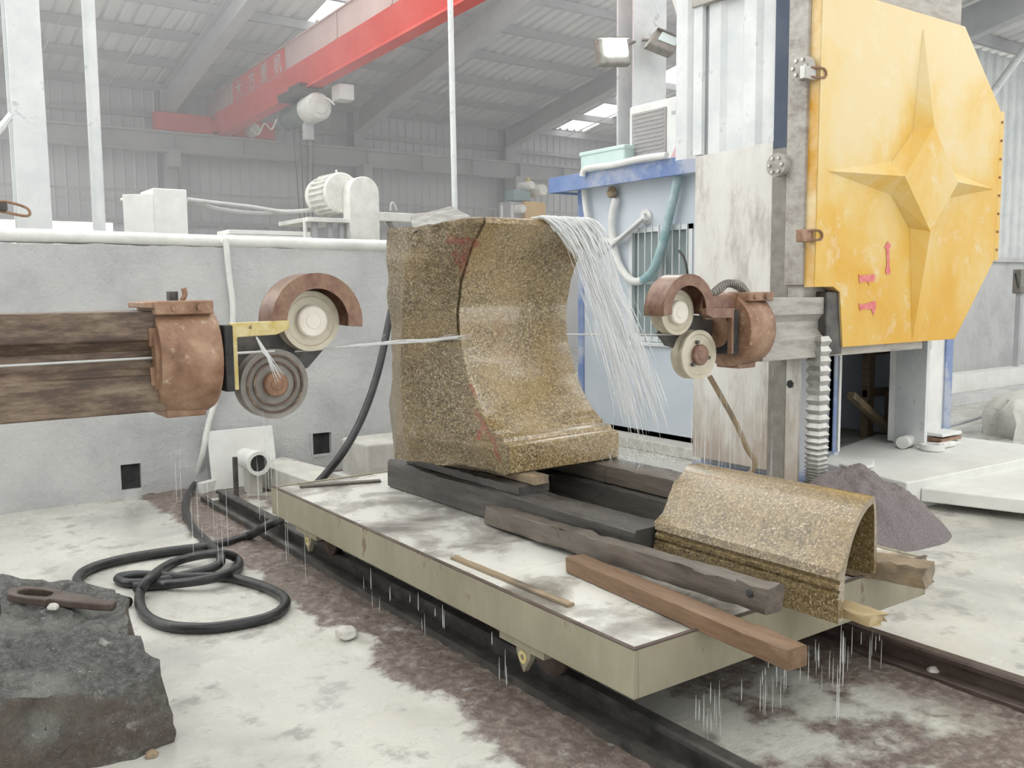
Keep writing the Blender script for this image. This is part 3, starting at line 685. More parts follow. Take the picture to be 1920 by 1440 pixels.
for i in range(16):
    t_ = i/15; x = 4.66+.32*t_; z = 1.61+.065*math.sin(math.pi*t_)
    B().cyl((x-.006, 4.2, z), (x+.006, 4.2, z), .028, n=12).build('hose_rib', M['pul_grey'], bpy.data.objects['corrugated_hose'])
tag(B().cyl((-2.2, 4.145, 1.352), (1.6, 4.145, 1.372), .006, n=8).build('saw_wire', M['wire']), 'thin steel saw wire running along the left rusty arm', 'wire', 'diamond wire runs')
tag(B().cyl((1.75, YW, 1.358), (2.69, YW, 1.388), .0055, .009, n=10).build('saw_wire', M['wire']), 'white spraying saw wire between the left pulleys and the block', 'wire', 'diamond wire runs')
tag(B().cyl((3.46, YW, 1.378), (4.36, YW, 1.345), .005, n=8).build('saw_wire', M['wire']), 'taut dark saw wire between the block and the right pulleys', 'wire', 'diamond wire runs')

# right tower: carriage with star cover, column
FYC = 4.08
cp = [PY(a, c_, FYC) for a, c_ in ((1545, -27), (1810, 48), (1872, 205), (1868, 490), (1790, 636), (1580, 650), (1575, 548), (1562, 537), (1527, 537))]
cpoly = [(p.x, p.z) for p in cp]; zt = 3.725; cpoly[0] = (5.60, zt); cpoly[1] = (7.46, zt); cpoly[4] = (7.49, 1.2); cpoly[5] = (5.935, 1.2); cpoly[7] = (5.80, 1.645); cpoly[8] = (5.585, 1.645)
cpoly[2] = (8.08, 3.13); cpoly[3] = (8.08, 1.86)
cv = thing('saw_wheel_cover', 'big octagonal dusty yellow cover with a raised four point star', 'machine cover', (6.83, FYC, 1.2))
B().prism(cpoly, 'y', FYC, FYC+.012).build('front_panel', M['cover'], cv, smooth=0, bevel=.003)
q = B(); m_ = len(cpoly)
for i in range(m_):
    a = cpoly[i]; c_ = cpoly[(i+1) % m_]
    q.add([(a[0], FYC+.004, a[1]), (c_[0], FYC+.004, c_[1]), (c_[0], FYC+.09, c_[1]), (a[0], FYC+.09, a[1])], [(0, 1, 2, 3)])
q.build('rim', M['cover_edge'], cv, smooth=0)
def onc(px, py, d=0): p = PY(px, py, FYC-d); return (p.x, FYC-d, p.z)
hh = .12
ctr = PY(1721, 339, FYC); cx_, cz_ = ctr.x, ctr.z
f0 = FYC-.001
tips = [(5.69, cz_), (cx_, zt-.10), (8.02, cz_), (cx_, 1.215)]
vert = [(cx_-.375, cz_), (cx_, cz_+.40), (cx_+.375, cz_), (cx_, cz_-.40)]
vs = [(x, f0, z) for x, z in tips]+[(x, FYC-hh, z) for x, z in vert]; fs = [(4, 5, 6, 7)]
# foot corners either side of every arm: left arm (top, bottom), top arm (left, right), right arm (top, bottom), bottom arm (left, right)
ft = [(-.36, .125), (-.36, -.125), (-.095, .37), (.095, .37), (.36, .125), (.36, -.125), (-.095, -.37), (.095, -.37)]
vs += [(cx_+x, f0, cz_+z) for x, z in ft]
fs += [(0, 8, 4), (0, 4, 9), (1, 10, 5), (1, 5, 11), (2, 12, 6), (2, 6, 13), (3, 14, 7), (3, 7, 15), (4, 8, 10, 5), (5, 11, 12, 6), (6, 13, 15, 7), (7, 14, 9, 4)]
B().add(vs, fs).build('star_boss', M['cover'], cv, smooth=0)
q = B().box(8.08, 8.15, FYC+.0, FYC+.02, 1.86, 3.12); q.build('edge_flange', M['cover'], cv, smooth=0)
for i in range(8):
    z = 1.95+i*1.08/7; B().cyl((8.11, FYC, z), (8.11, FYC-.012, z), .011, n=8).build('screw', M['rust'], cv)
for zc, nm in ((PY(1508, 130, FYC).z, 0), (PY(1515, 440, FYC).z, 1)):
    la_ = B().box(5.45, 5.575, FYC+.02, FYC+.07, zc-.05, zc+.04).build('latch', M['steel'] if nm == 0 else M['rust'], cv, bevel=.006)
    B().tube([(5.50, FYC+.03, zc+.03), (5.62, FYC-.008, zc+.03), (5.63, FYC-.008, zc-.03), (5.50, FYC+.03, zc-.03)], .009, 6, 3).build('latch_loop', M['rust'], la_)
for k, (pts, wpx) in enumerate(([((1665, 512), (1665, 480)), 5], [((1611, 521), (1640, 521)), 6.5], [((1611, 575), (1642, 576)), 6])):
    pass
def flat_mark(poly, name): B().add([(PY(a, c_, FYC-.004).x, FYC-.004, PY(a, c_, FYC-.004).z) for a, c_ in poly], [tuple(range(len(poly)))]).build(name, M['paint_pink2'], cv, smooth=0)
flat_mark([(1662, 514), (1660, 505), (1663, 500), (1662, 468), (1658, 464), (1665, 452), (1672, 462), (1668, 465), (1668, 500), (1670, 508), (1668, 515)], 'painted_arrow')
flat_mark([(1610, 514), (1614, 517), (1641, 514), (1641, 527), (1630, 528), (1630, 536), (1627, 528), (1615, 528), (1612, 533)], 'painted_mark')
flat_mark([(1610, 568), (1616, 571), (1642, 564), (1643, 576), (1638, 592), (1634, 580), (1616, 580), (1613, 584)], 'painted_mark')
# carriage
cg = thing('saw_carriage', 'weathered grey vertical carriage post beside the yellow cover', 'machine', (5.75, 4.25, 0))
B().box(5.56, 5.60, 4.17, 4.33, 1.66, 4.6).build('carriage_plate', M['beam_grey'], cg, bevel=.005)
B().box(5.60, 7.6, 4.19, 4.33, 1.20, 4.2).build('wheel_housing', M['beam_grey'], cg, smooth=0, bevel=.01)
B().box(5.75, 5.95, 4.095, 4.45, 1.15, 1.61).build('arm_clamp', M['steel_dk'], cg, bevel=.01)
for px, py in ((1463, 310), (1508, 128)):
    p = PX(px, py, 5.55); bh = B().cyl((5.50, p.y, p.z), (5.56, p.y, p.z), .085, n=20).build('bolt_flange', M['beam_grey'], cg)
    for k in range(6):
        a = k*math.pi/3; B().cyl((5.485, p.y+.055*math.cos(a), p.z+.055*math.sin(a)), (5.50, p.y+.055*math.cos(a), p.z+.055*math.sin(a)), .014, n=6).build('bolt', M['steel'], bh)
# column
cl = thing('saw_column', 'tall white sheet clad column of the stone saw with rust stains', 'machine', (5.95, 4.85, 0))
XC = 5.62
zt_ = 2.70
B().prism([(4.50, .25), (5.27, .25), (5.27, 2.70), (4.50, 2.72)], 'x', XC, XC+.02).build('side_plate', M['plate'], cl, smooth=0, bevel=.003)
B().box(XC+.07, 6.25, 4.47, 5.24, .0, 4.7).build('column_core', M['frame'], cl, smooth=0)
q = B(); corrugate(q, 4.5, 5.2, .35, .035, lambda x, h, e: (XC+.06-h, x, 2.70+2.2*e), .45); q.build('ribbed_cladding', M['col_white'], cl, smooth=20)
B().box(XC-.01, XC+.03, 5.20, 5.29, 2.71, 4.8).build('corner_post', M['col_white'], cl, smooth=0)
B().box(XC, XC+.02, 4.372, 4.495, 2.66, 3.85).build('navy_strip', M['navy'], cl, smooth=0)
B().box(XC+.01, XC+.02, 4.335, 4.372, 2.6, 3.85).build('yellow_strip', M['bracket_y'], cl, smooth=0)
B().box(XC-.005, XC+.02, 4.34, 4.495, .15, 2.66).build('dark_slot', M['pul_grey'], cl, smooth=0)
B().box(XC-.03, XC+.05, 4.36, 5.3, 3.86, 4.05).build('top_beam', M['beam_grey'], cl, bevel=.005)
B().box(XC-.03, XC+1.2, 4.1, 4.5, 4.05, 4.2).build('white_cap', M['white'], cl, bevel=.005)
B().box(XC+.0, XC+.02, 4.22, 4.365, .15, 1.2).build('guide_plate', M['plate'], cl, smooth=0)
B().cyl((XC-.004, 4.30, .93), (XC+.005, 4.30, .93), .032, n=6).build('plate_hole', M['dark'], cl)
B().box(XC+.03, 6.2, 4.14, 5.3, 0, .2).build('blue_base', M['blue'], cl, bevel=.01)
B().box(XC-.01, 6.3, 4.0, 5.35, 0, .06).build('base_flange', M['block_conc'], cl, bevel=.005)
for x, y in ((5.66, 4.06), (5.80, 4.06), (5.66, 4.18)):
    bo = B().cyl((x, y, .06), (x, y, .17), .012, n=8).build('anchor_bolt', M['rust'], cl); B().cyl((x, y, .075), (x, y, .1), .024, n=6).build('nut', M['rust'], bo)
# bellows
bw = []
nb = 15
q = B(); z = .2; rings = []
zs = []
for i in range(46):
    zs.append((z, .046 if i % 2 else .064)); z += .008+.028*min(1, i/30)**1.6
for i, (z_, hw) in enumerate(zs):
    cx0, cy0 = 5.72, 4.13; rings.append([(cx0-hw, cy0-hw, z_), (cx0+hw, cy0-hw, z_), (cx0+hw, cy0+hw, z_), (cx0-hw, cy0+hw, z_)])
B().loft(rings).build('bellows', M['steel'], cl, smooth=0)
# leaning pole near the column
p0 = PZ(1410, 905, .05); a_ = PX(1330, 705, 5.0); 
tag(B().tube([Vector((5.15, 4.62, .01)), PX(1412, 880, 5.25), PX(1400, 840, 5.2), PX(1375, 785, 5.1), PX(1330, 705, 4.95)], .02, 10, 6).build('drain_hose', M['bracket_y'] if 0 else M['wood_tn']), 'stiff cream drain hose hanging below the right pulleys', 'hose')

# ------------------------------------------------------------------ cabin
CX, CY0, CY1, CZ = 6.7, 4.66, 8.03, 2.74
cb = thing('site_cabin', 'pale blue panel cabin with blue trim behind the stone block', 'cabin', (CX+.9, 6.3, 0))
# side wall with window opening
wy0, wy1, wz0, wz1 = 6.30, 7.20, 1.10, 2.27
q = B()
for y0, y1, z0, z1 in ((CY0, wy0, .1, CZ), (wy1, CY1, .1, CZ), (wy0, wy1, .1, wz0), (wy0, wy1, wz1, CZ)): q.box(CX, CX+.06, y0, y1, z0, z1)
q.build('side_wall', M['cabin'], cb, smooth=0)
B().box(CX-.25, CX+.06, CY0+.9, CY1+.1, 0, .11).build('plinth', M['block_conc'], cb, bevel=.01)
B().box(CX+.06, 8.5, CY1-.06, CY1, .1, CZ).build('back_wall', M['cabin'], cb, smooth=0)
B().box(8.44, 8.5, CY0, CY1, .1, CZ).build('far_wall', M['cabin'], cb, smooth=0)
for y in (5.6, 7.45):
    B().box(CX-.003, CX+.001, y-.004, y+.004, .1, CZ).build('panel_joint', M['bar'], cb, smooth=0)
B().box(CX-.01, CX+.05, CY1-.09, CY1+.01, .1, CZ).build('corner_trim', M['blue'], cb, smooth=0)
B().box(CX-.2, 8.7, CY0-.2, CY1+.25, CZ+.0, CZ+.04).build('roof_panel', M['col_white'], cb, smooth=0)
B().box(CX-.22, CX-.16, CY0-.2, CY1+.27, CZ-.02, CZ+.15).build('fascia', M['blue'], cb, smooth=0, bevel=.004)
B().box(CX-.2, 8.7, CY1+.2, CY1+.27, CZ-.02, CZ+.15).build('fascia', M['blue'], cb, smooth=0, bevel=.004)
# window
wn = B(); wn.box(CX-.015, CX+.03, wy0, wy1, wz0, wz0+.05); wn.box(CX-.015, CX+.03, wy0, wy1, wz1-.05, wz1); wn.box(CX-.015, CX+.03, wy0, wy0+.05, wz0, wz1); wn.box(CX-.015, CX+.03, wy1-.05, wy1, wz0, wz1); wn.box(CX-.012, CX+.03, 6.72, 6.77, wz0, wz1)
wo = wn.build('window', M['bar'], cb, smooth=0)
B().box(CX+.035, CX+.045, wy0, wy1, wz0, wz1).build('pane', M['glass'], wo, smooth=0)
B().box(CX-.03, CX-.015, wy0-.01, wy1+.01, 1.69, 1.715).build('cross_bar', M['bar'], wo, smooth=0)
for i in range(9):
    y = wy0+.06+i*(wy1-wy0-.12)/8; B().cyl((CX-.025, y, wz0-.01), (CX-.025, y, wz1+.01), .007, n=6).build('window_bar', M['bar'], wo)
B().box(CX-.04, CX-.0, wy0-.04, wy1+.04, wz0-.045, wz0-.01).build('window_sill', M['col_white'], wo, smooth=0)
# front wall with doorway
dx0, dx1 = PY(1572, 750, CY0).x, PY(1678, 750, CY0).x
q = B()
for x0, x1, z0, z1 in ((CX, dx0, .25, CZ), (dx1, 8.5, .25, CZ), (dx0, dx1, 2.2, CZ)): q.box(x0, x1, CY0, CY0+.06, z0, z1)
q.build('front_wall', M['white'], cb, smooth=0)
B().box(dx0-.075, dx0-.035, CY0-.012, CY0, .25, 2.2).build('corner_trim', M['blue'], cb, smooth=0)
B().box(dx0-.02, dx0+.01, CY0-.02, CY0+.05, .25, 2.2).build('door_jamb', M['white'], cb, smooth=0)
B().box(8.38, 8.5, CY0-.02, CY0, .25, CZ).build('corner_trim', M['blue'], cb, smooth=0)
d0 = Vector((dx1+.02, CY0, .24)); d1 = PZ(1735, 838, .24); dd = (d1-d0); dl = dd.length; ang = math.atan2(dd.y, dd.x); Md = Matrix.Translation(d0) @ Matrix.Rotation(ang, 4, 'Z')
dr = B().box(0, dl, -.02, .02, 0, 1.95, Md).build('door', M['col_white'], cb, smooth=0, bevel=.003)
B().box(.06, dl-.06, .02, .027, .1, 1.85, Md).build('door_panel', M['cabin'], dr, smooth=0)
B().box(dl-.05, dl-.02, .02, .06, .85, .95, Md).build('door_handle', M['steel'], dr, smooth=0, bevel=.004)
B().box(CX, 8.5, CY0+.3, CY1, .1, .16).build('cabin_floor', M['block_conc'], cb, smooth=0)
B().box(CX+.07, 8.43, 6.0, 6.05, .16, CZ).build('interior_shade_sheet', M['dark'], cb, smooth=0)  # interior shade painted as a near-black sheet behind the doorway
# junk inside the doorway
jk = thing('wooden_frame', 'old pale wooden frame standing inside the dark cabin doorway', 'frame', (7.3, 5.4, .16))
jx = PY(1625, 750, 5.3).x
B().box(jx-.05, jx+.05, 5.25, 5.33, .16, 1.05).build('post', M['wood_tn'], jk, bevel=.004)
B().box(jx-.05, jx+.45, 5.26, 5.32, .97, 1.06).build('top_rail', M['wood_tn'], jk, bevel=.004)
B().box(jx-.05, jx+.45, 5.26, 5.32, .55, .63).build('middle_rail', M['wood_tn'], jk, bevel=.004)
B().box(jx+.36, jx+.45, 5.25, 5.33, .16, .97).build('post', M['wood_tn'], jk, bevel=.004)
tag(B().box(-.45, .45, -.04, .04, -.03, .03, Matrix.Translation((jx-.33, 5.0, .42)) @ Matrix.Rotation(.55, 4, 'Y')).build('loose_board', M['wood_tn'], bevel=.004), 'loose tan board leaning low in the cabin doorway', 'board')
q = B(); rg = []
for i in range(9):
    t = i/8; rg.append([(jx-.5+.9*math.sin(math.pi*t)*0+ (1.0*t), 5.7+.1*math.cos(a), 1.05+.18*math.sin(math.pi*t)+.1*math.sin(a)) for a in [k*math.pi/4 for k in range(8)]])
tag(B().loft(rg).build('tarpaulin_roll', simple('green_tarpaulin', (.03,.07,.05), (.07,.12,.09), 6, .5), smooth=60), 'dark green rolled tarpaulin at the back of the cabin doorway', 'tarpaulin')
tag(B().cyl((jx+.22, 5.1, .16), (jx+.22, 5.1, .62), .12, n=20).build('round_drum', M['wood_tn'], bevel=.01), 'tan round drum standing inside the cabin doorway', 'drum')

# hoses and pipes on the cabin wall
HX = CX-.07
h = thing('wall_hose', 'thick hose hanging in a loop before the barred window, half white half teal', 'hose', PX(1190, 530, HX))
P1 = [PX(a, c_, HX) for a, c_ in ((1155, 372), (1147, 410), (1150, 455), (1163, 500), (1185, 526), (1205, 526))]
P2 = [PX(a, c_, HX-.02) for a, c_ in ((1205, 526), (1225, 505), (1243, 455), (1256, 400), (1268, 345), (1280, 270), (1288, 210), (1296, 120), (1300, 20), (1300, -30))]
B().tube(P1, .040, 12, 6).build('white_section', M['white_pipe'], h)
B().tube(P2, .045, 12, 6).build('teal_section', simple('faded_teal_hose', (.25,.42,.45), (.5,.62,.63), 5, .5, c3=(.1,.3,.33), s3=8, t3=.63), h)
h = thing('wall_hose', 'grey white hose curving from the cabin eave to a round wall socket', 'hose', PX(1140, 450, HX))
B().tube([PX(a, c_, HX) for a, c_ in ((1094, 318), (1096, 370), (1104, 418), (1125, 446), (1150, 453), (1172, 441), (1195, 420), (1212, 407))], .032, 10, 6).build('hose_body', M['white_pipe'], h)
p = PX(1214, 406, CX); B().ring((CX-.03, p.y, p.z), 'x', .03, .075, .03, n=24).build('socket_flange', M['white'], h)
tag(B().cyl(PX(1120, 485, HX-.05), PX(1205, 412, HX-.05), .014, n=8).build('iron_rod', M['frame']), 'thin dark iron rod crossing the hoses on the cabin wall', 'rod')
tag(B().cyl(PX(1100, 315, HX), PX(1155, 362, HX), .006, n=6).build('tie_wire', M['frame']), 'thin wire running from the cabin eave to the hose hook', 'wire')
tag(B().lathe(PX(1148, 360, HX), 'z', [(.005, -.07), (.05, -.05), (.06, .0), (.03, .05), (.005, .06)], 12).build('hose_hook', M['wood_tn']), 'muddy lump of hook and rag holding the hanging hose', 'hook')
tag(B().tube([PX(1092, 330, CX-.26), PX(1100, 316, CX-.26), PX(1150, 309, CX-.26), PX(1200, 298, CX-.26), PX(1250, 291, CX-.26)], .033, 10, 4).build('roof_pipe', M['white_pipe']), 'white pipe lying along the cabin roof edge', 'pipe')
# small stand by the window
tag(B().tube([PX(1292, 540, CX-.2), PX(1285, 490, CX-.2), PX(1273, 470, CX-.2)], .012, 8, 3).build('bent_rod', M['steel_dk']), 'dark bent rod sticking up beside the barred window', 'rod')
# air conditioner on roof
ac = thing('air_conditioner', 'white outdoor air conditioner unit with a grey grille on the cabin roof', 'air conditioner', (7.0, 7.0, CZ+.04))
ay0, ay1, az1 = 6.42, 7.30, CZ+.80
B().box(6.78, 7.12, ay0, ay1, CZ+.06, az1).build('casing', M['white'], ac, bevel=.02)
B().box(6.765, 6.785, ay0+.33, ay1-.05, CZ+.11, az1-.08).build('grille', simple('grey_grille', (.34,.32,.31), (.4,.38,.37), 40, .6), ac, bevel=.008)
for i in range(14):
    z = CZ+.15+i*.042; B().box(6.758, 6.766, ay0+.36, ay1-.08, z, z+.008).build('grille_slat', M['frame'], ac, smooth=0)
for y in (ay0+.1, ay1-.1): B().box(6.76, 7.14, y-.03, y+.03, CZ+.04, CZ+.065).build('foot', M['frame'], ac, smooth=0)
B().prism([(ay0+.07, CZ+.20), (ay0+.27, CZ+.20), (ay0+.17, CZ+.36)], 'x', 6.774, 6.7785).build('warning_mark', simple('faded_red_mark', (.7,.45,.45), None), ac, smooth=0)
B().box(6.774, 6.7785, ay0+.06, ay0+.26, az1-.17, az1-.14).build('logo_strip', simple('faded_grey_print', (.5,.5,.52), None), ac, smooth=0)
# pale green crate
gx = 6.62
g0 = PX(1088, 300, gx); g1 = PX(1170, 300, gx); gt = PX(1130, 279, gx).z
gc_ = simple('pale_green_plastic', (.55,.70,.66), (.63,.77,.73), 5, .5)
tg = thing('green_crate', 'pale green crate sitting on the far end of the cabin roof', 'crate', (gx+.3, (g0.y+g1.y)/2, CZ+.04))
B().box(gx, gx+.6, g1.y, g0.y, CZ+.041, gt).build('crate_body', gc_, tg, bevel=.02)
B().box(gx-.01, gx+.61, g1.y-.01, g0.y+.01, gt-.04, gt+.005).build('crate_rim', gc_, tg, bevel=.01)
# steel column behind the cabin with floodlights
sy = 8.9
sx0, sx1 = PY(1172, 200, sy).x, PY(1232, 200, sy).x
sc = thing('steel_column', 'tall pale steel column rising behind the cabin roof', 'column', ((sx0+sx1)/2, sy, 0))
B().box(sx0, sx1, sy-.16, sy-.13, 0, 7.5).build('flange', M['col_white'], sc, smooth=0)
B().box(sx0, sx1, sy+.13, sy+.16, 0, 7.5).build('flange', M['col_white'], sc, smooth=0)
B().box((sx0+sx1)/2-.02, (sx0+sx1)/2+.02, sy-.13, sy+.13, 0, 7.5).build('web', M['col_white'], sc, smooth=0)
def flood(label, c, u, v_, wpx, hpx, mat, dep):
    t = thing('floodlight', label, 'floodlight', c, 'floodlights by the column'); u = Vector(u).normalized(); v_ = Vector(v_).normalized(); nn = u.cross(v_).normalized()
    if nn.dot(CAM-Vector(c)) < 0: nn = -nn
    Mx = Matrix((( u.x, v_.x, nn.x, c[0]), (u.y, v_.y, nn.y, c[1]), (u.z, v_.z, nn.z, c[2]), (0, 0, 0, 1)))
    B().box(-wpx, wpx, -hpx, hpx, -dep, 0, Mx).build('housing', M['pul_grey'], t, bevel=.02)
    B().box(-wpx*.55, wpx*.8, -hpx*.3, hpx*.85, 0.001, .012, Mx).build('glass', mat, t, smooth=0, bevel=.004)
    B().box(-wpx*1.0, wpx*1.0, hpx*.88, hpx, -.0, .03, Mx).build('hood', M['pul_grey'], t, smooth=0)
    return t
fl = flood('unlit grey floodlight hanging tilted beside the steel column', PY(1248, 76, 8.4), PY(1275, 92, 8.4)-PY(1225, 72, 8.4), PY(1262, 55, 8.5)-PY(1236, 100, 8.2), .22, .21, simple('pale_lamp_glass', (.6,.68,.68), None, rough=.25, bump=0), .12)
B().cyl(PY(1205, 75, sy-.17), PY(1248, 76, 8.45), .02, n=8).build('arm', M['pul_grey'], fl)
fl2 = flood('brightly lit floodlight glowing left of the steel column', PY(1152, 95, sy-.4), (1, -.2, .1), (.1, .3, 1), .22, .17, M['lamp'], .1)
B().cyl(PY(1190, 78, sy-.15), PY(1155, 92, sy-.35), .02, n=8).build('arm', M['pul_grey'], fl2)
cdt = [PY(a, c_, 8.3) for a, c_ in ((1255, -40), (1272, 10), (1284, 60), (1284, 110), (1288, 148))]
tag(B().tube(cdt, .055, 10, 5).build('white_conduit', M['white_pipe']), 'bent white conduit dropping beside the unlit floodlight', 'pipe')

# ------------------------------------------------------------------ overhead crane
gx0 = 6.62
cr = thing('overhead_crane', 'red overhead crane girder with white lettering under the roof', 'crane', (gx0, 16, 4.95))
ya, yb = 20.0, 7.0
def gz(y): return 4.93+(20-y)*.036
secg = [(-.07, 0), (.07, 0), (.07, .04), (.19, .40), (.19, .80), (-.19, .80), (-.19, .40), (-.07, .04)]
rg = []
for y in (ya, ya-.05, yb): rg.append([(gx0+x, y, gz(y)+z) for x, z in secg])
B().loft(rg, segmi=lambda i, j: 1 if j in (4, 5) else 0).build('girder', [M['red'], M['red_dust']], cr, smooth=0)
B().loft([[(gx0+x, y, gz(y)+z-.03) for x, z in ((-.12, 0), (.12, 0), (.12, .03), (-.12, .03))] for y in (ya, yb)]).build('lower_flange', M['red'], cr, smooth=0)
B().loft([[(gx0+x, y, gz(y)+z+.8) for x, z in ((-.22, 0), (.22, 0), (.22, .02), (-.22, .02))] for y in (ya, yb)]).build('top_flange', M['red_dust'], cr, smooth=0)
for y in (18.6, 15.6, 13.6, 11.8, 9.8):
    B().loft([[(gx0-.195+x, y+dy, gz(y)+z) for x, z in ((0, .40), (0, .80), (-.012, .80), (-.012, .40))] for dy in (0, -.06)]).build('weld_seam', M['red_dust'], cr, smooth=0)
# red name panel with lettering
pn = B().loft([[(gx0-.196+x, y, gz(y)+z) for x, z in ((0, .41), (0, .79), (-.004, .79), (-.004, .41))] for y in (18.35, 15.65)]).build('name_panel', M['red'], cr, smooth=0)
for ch, y in zip('大方重机', (18.0, 17.3, 16.65, 15.98)):
    fc = bpy.data.curves.new('glyph', 'FONT'); fc.body = ch; fc.size = .36; fc.extrude = .002; fo = bpy.data.objects.new('glyph', fc); COL.objects.link(fo)
    dg = bpy.context.evaluated_depsgraph_get(); me = bpy.data.meshes.new_from_object(fo.evaluated_get(dg)); bpy.data.objects.remove(fo)
    q = B(); q.v = [Vector((gx0-.204-v.co.z, y+.18-v.co.x, gz(y)+.45+v.co.y)) for v in me.vertices]; q.f = [tuple(p.vertices) for p in me.polygons]; q.mi = [0]*len(q.f)
    q.build('lettering', M['frame_lt'], pn, smooth=0)
ec = B().box(5.25, 6.38, FY-.62, FY-.30, 4.94, 5.30); ec.box(6.86, 7.75, FY-.62, FY-.30, 4.94, 5.30); ec.box(6.38, 6.86, FY-.6, FY-.32, 5.0, 5.22); ec.build('end_carriage', M['red'], cr, smooth=0, bevel=.01)
B().lathe((7.2, FY-.62, 5.08), 'y', [(.02, -.28), (.12, -.28), (.14, -.2), (.14, 0), (.02, 0)], 20).build('travel_motor', M['whitemotor'], cr)
for x in (5.5, 7.5): B().cyl((x, FY-.55, 4.99), (x, FY-.37, 4.99), .07, n=16).build('travel_wheel', M['steel_dk'], cr)
# festoon cable below girder
B().tube([(gx0+.1, 18.2-.35*i, gz(18)-.12-(.16 if i % 2 else 0)) for i in range(12)], .015, 6, 4).build('festoon_cable', M['white_pipe'], cr)
rb = thing('runway_beam', 'grey crane runway beam running along the far siding', 'beam', (9, FY-.6, 4.5))
q = B(); q.box(-8, 27, FY-.72, FY-.48, 4.5, 4.53); q.box(-8, 27, FY-.72, FY-.48, 4.87, 4.90); q.box(-8, 27, FY-.61, FY-.59, 4.53, 4.87); q.build('i_beam', M['frame'], rb, smooth=0)
B().box(-8, 27, FY-.63, FY-.57, 4.90, 4.93).build('crane_rail', M['frame_lt'], rb, smooth=0)
for i in range(22):
    x = -6+i*1.45; B().box(x-.01, x+.01, FY-.72, FY-.61, 4.53, 4.87).build('stiffener', M['frame'], rb, smooth=0)
# hoist
hy = 15.2; hz = gz(hy)
ho = thing('electric_hoist', 'dusty grey electric hoist hanging under the red girder', 'hoist', (gx0, hy, hz-.5))
q = B().box(gx0-.32, gx0+.28, hy-.35, hy+.55, hz-.16, hz-.04); q.box(gx0-.22, gx0+.22, hy-.2, hy+.3, hz-.04, hz+.06); q.build('hoist_trolley', M['steel_dk'], ho, bevel=.01)
B().lathe((gx0, hy+.05, hz-.38), 'y', [(.02, -.05), (.2, -.05), (.22, .0), (.22, .1), (.17, .1), (.17, .75), (.2, .75), (.2, .85), (.12, .95), (.02, .95)], 28).build('rope_drum', simple('greenish_drum', (.08,.11,.10), (.16,.19,.18), 9, .5), ho)
B().lathe((gx0, hy-.0, hz-.36), 'y', [(.02, -.52), (.12, -.52), (.13, -.5), (.2, -.49), (.235, -.44), (.235, -.08), (.2, 0), (.02, 0)], 28).build('hoist_motor', M['whitemotor'], ho)
B().box(gx0+.15, gx0+.42, hy-.95, hy-.65, hz-.3, hz-.05).build('control_box', M['frame_lt'], ho, bevel=.01)
for dx, dy in ((-.08, .5), (.02, .42), (-.02, .02), (.08, -.05)):
    B().cyl((gx0+dx, hy+dy, hz-.5), (gx0+dx*.6, hy+dy*.5+.1, 2.72), .009, n=6).build('rope', M['steel_dk'], ho)
hk = B().lathe((gx0, hy+.2, 2.55), 'x', [(.02, -.06), (.2, -.06), (.22, 0), (.2, .06), (.02, .06)], 20).build('hook_block', M['wood_tn'], ho)
B().tube([(gx0, hy+.2, 2.36), (gx0, hy+.2, 2.26), (gx0, hy+.13, 2.19), (gx0, hy+.06, 2.22), (gx0, hy+.05, 2.28)], .028, 8, 4).build('hook', M['wood_tn'], hk)
B().box(gx0-.08, gx0+.08, hy-.06, hy+.08, hz-.85, hz-.5).build('rope_guide', M['frame'], ho, bevel=.01)

# ------------------------------------------------------------------ behind the low wall
def postbox(name, label, x0, x1, y, zt0, mat, cat='column'):
    t = thing(name, label, cat, ((x0+x1)/2, y, 0)); d = (x1-x0)
    B().box(x0, x1, y-d/2, y-d/2+.02, 0, zt0).build('flange', mat, t, smooth=0); B().box(x0, x1, y+d/2-.02, y+d/2, 0, zt0).build('flange', mat, t, smooth=0)
    B().box((x0+x1)/2-.012, (x0+x1)/2+.012, y-d/2+.02, y+d/2-.02, 0, zt0).build('web', mat, t, smooth=0); return t
t = postbox('steel_column', 'thick white steel column standing behind the low wall at far left', PY(18, 200, 9).x, PY(80, 200, 9).x, 9.0, 6.2, M['col_white'])
B().cyl(PY(22, 215, 8.9), PY(-40, 290, 8.9), .03, n=8).build('knee_brace', M['col_white'], t)
lampb = thing('lamp_bracket', 'small rusty bracket hooked to the white column at far left', 'bracket', PY(20, 395, 8.7))
B().tube([PY(-20, 380, 8.7), PY(10, 378, 8.7), PY(50, 390, 8.7), PY(52, 405, 8.7), PY(10, 398, 8.7), PY(-20, 392, 8.7)], .012, 6, 4).build('bracket_loop', M['rust'], lampb)
B().box(*[f for f in (PY(-10, 385, 8.7).x, PY(12, 385, 8.7).x)], 8.64, 8.72, PY(0, 395, 8.7).z, PY(0, 380, 8.7).z).build('bracket_block', M['steel_dk'], lampb, bevel=.005)
tag(B().cyl((PY(185, 440, 9).x, 9, 0), (PY(166, 0, 9).x, 9, 5.6), .055, n=14).build('steel_pole', M['col_white']), 'slim white pole right of the thick white column', 'pole')
tag(B().cyl((PY(855, 385, 9).x, 9, 0), (PY(848, 100, 9).x-.02, 9, 5.6), .033, n=12).build('steel_pole', M['col_white']), 'thin white pole rising behind the granite block', 'pole')
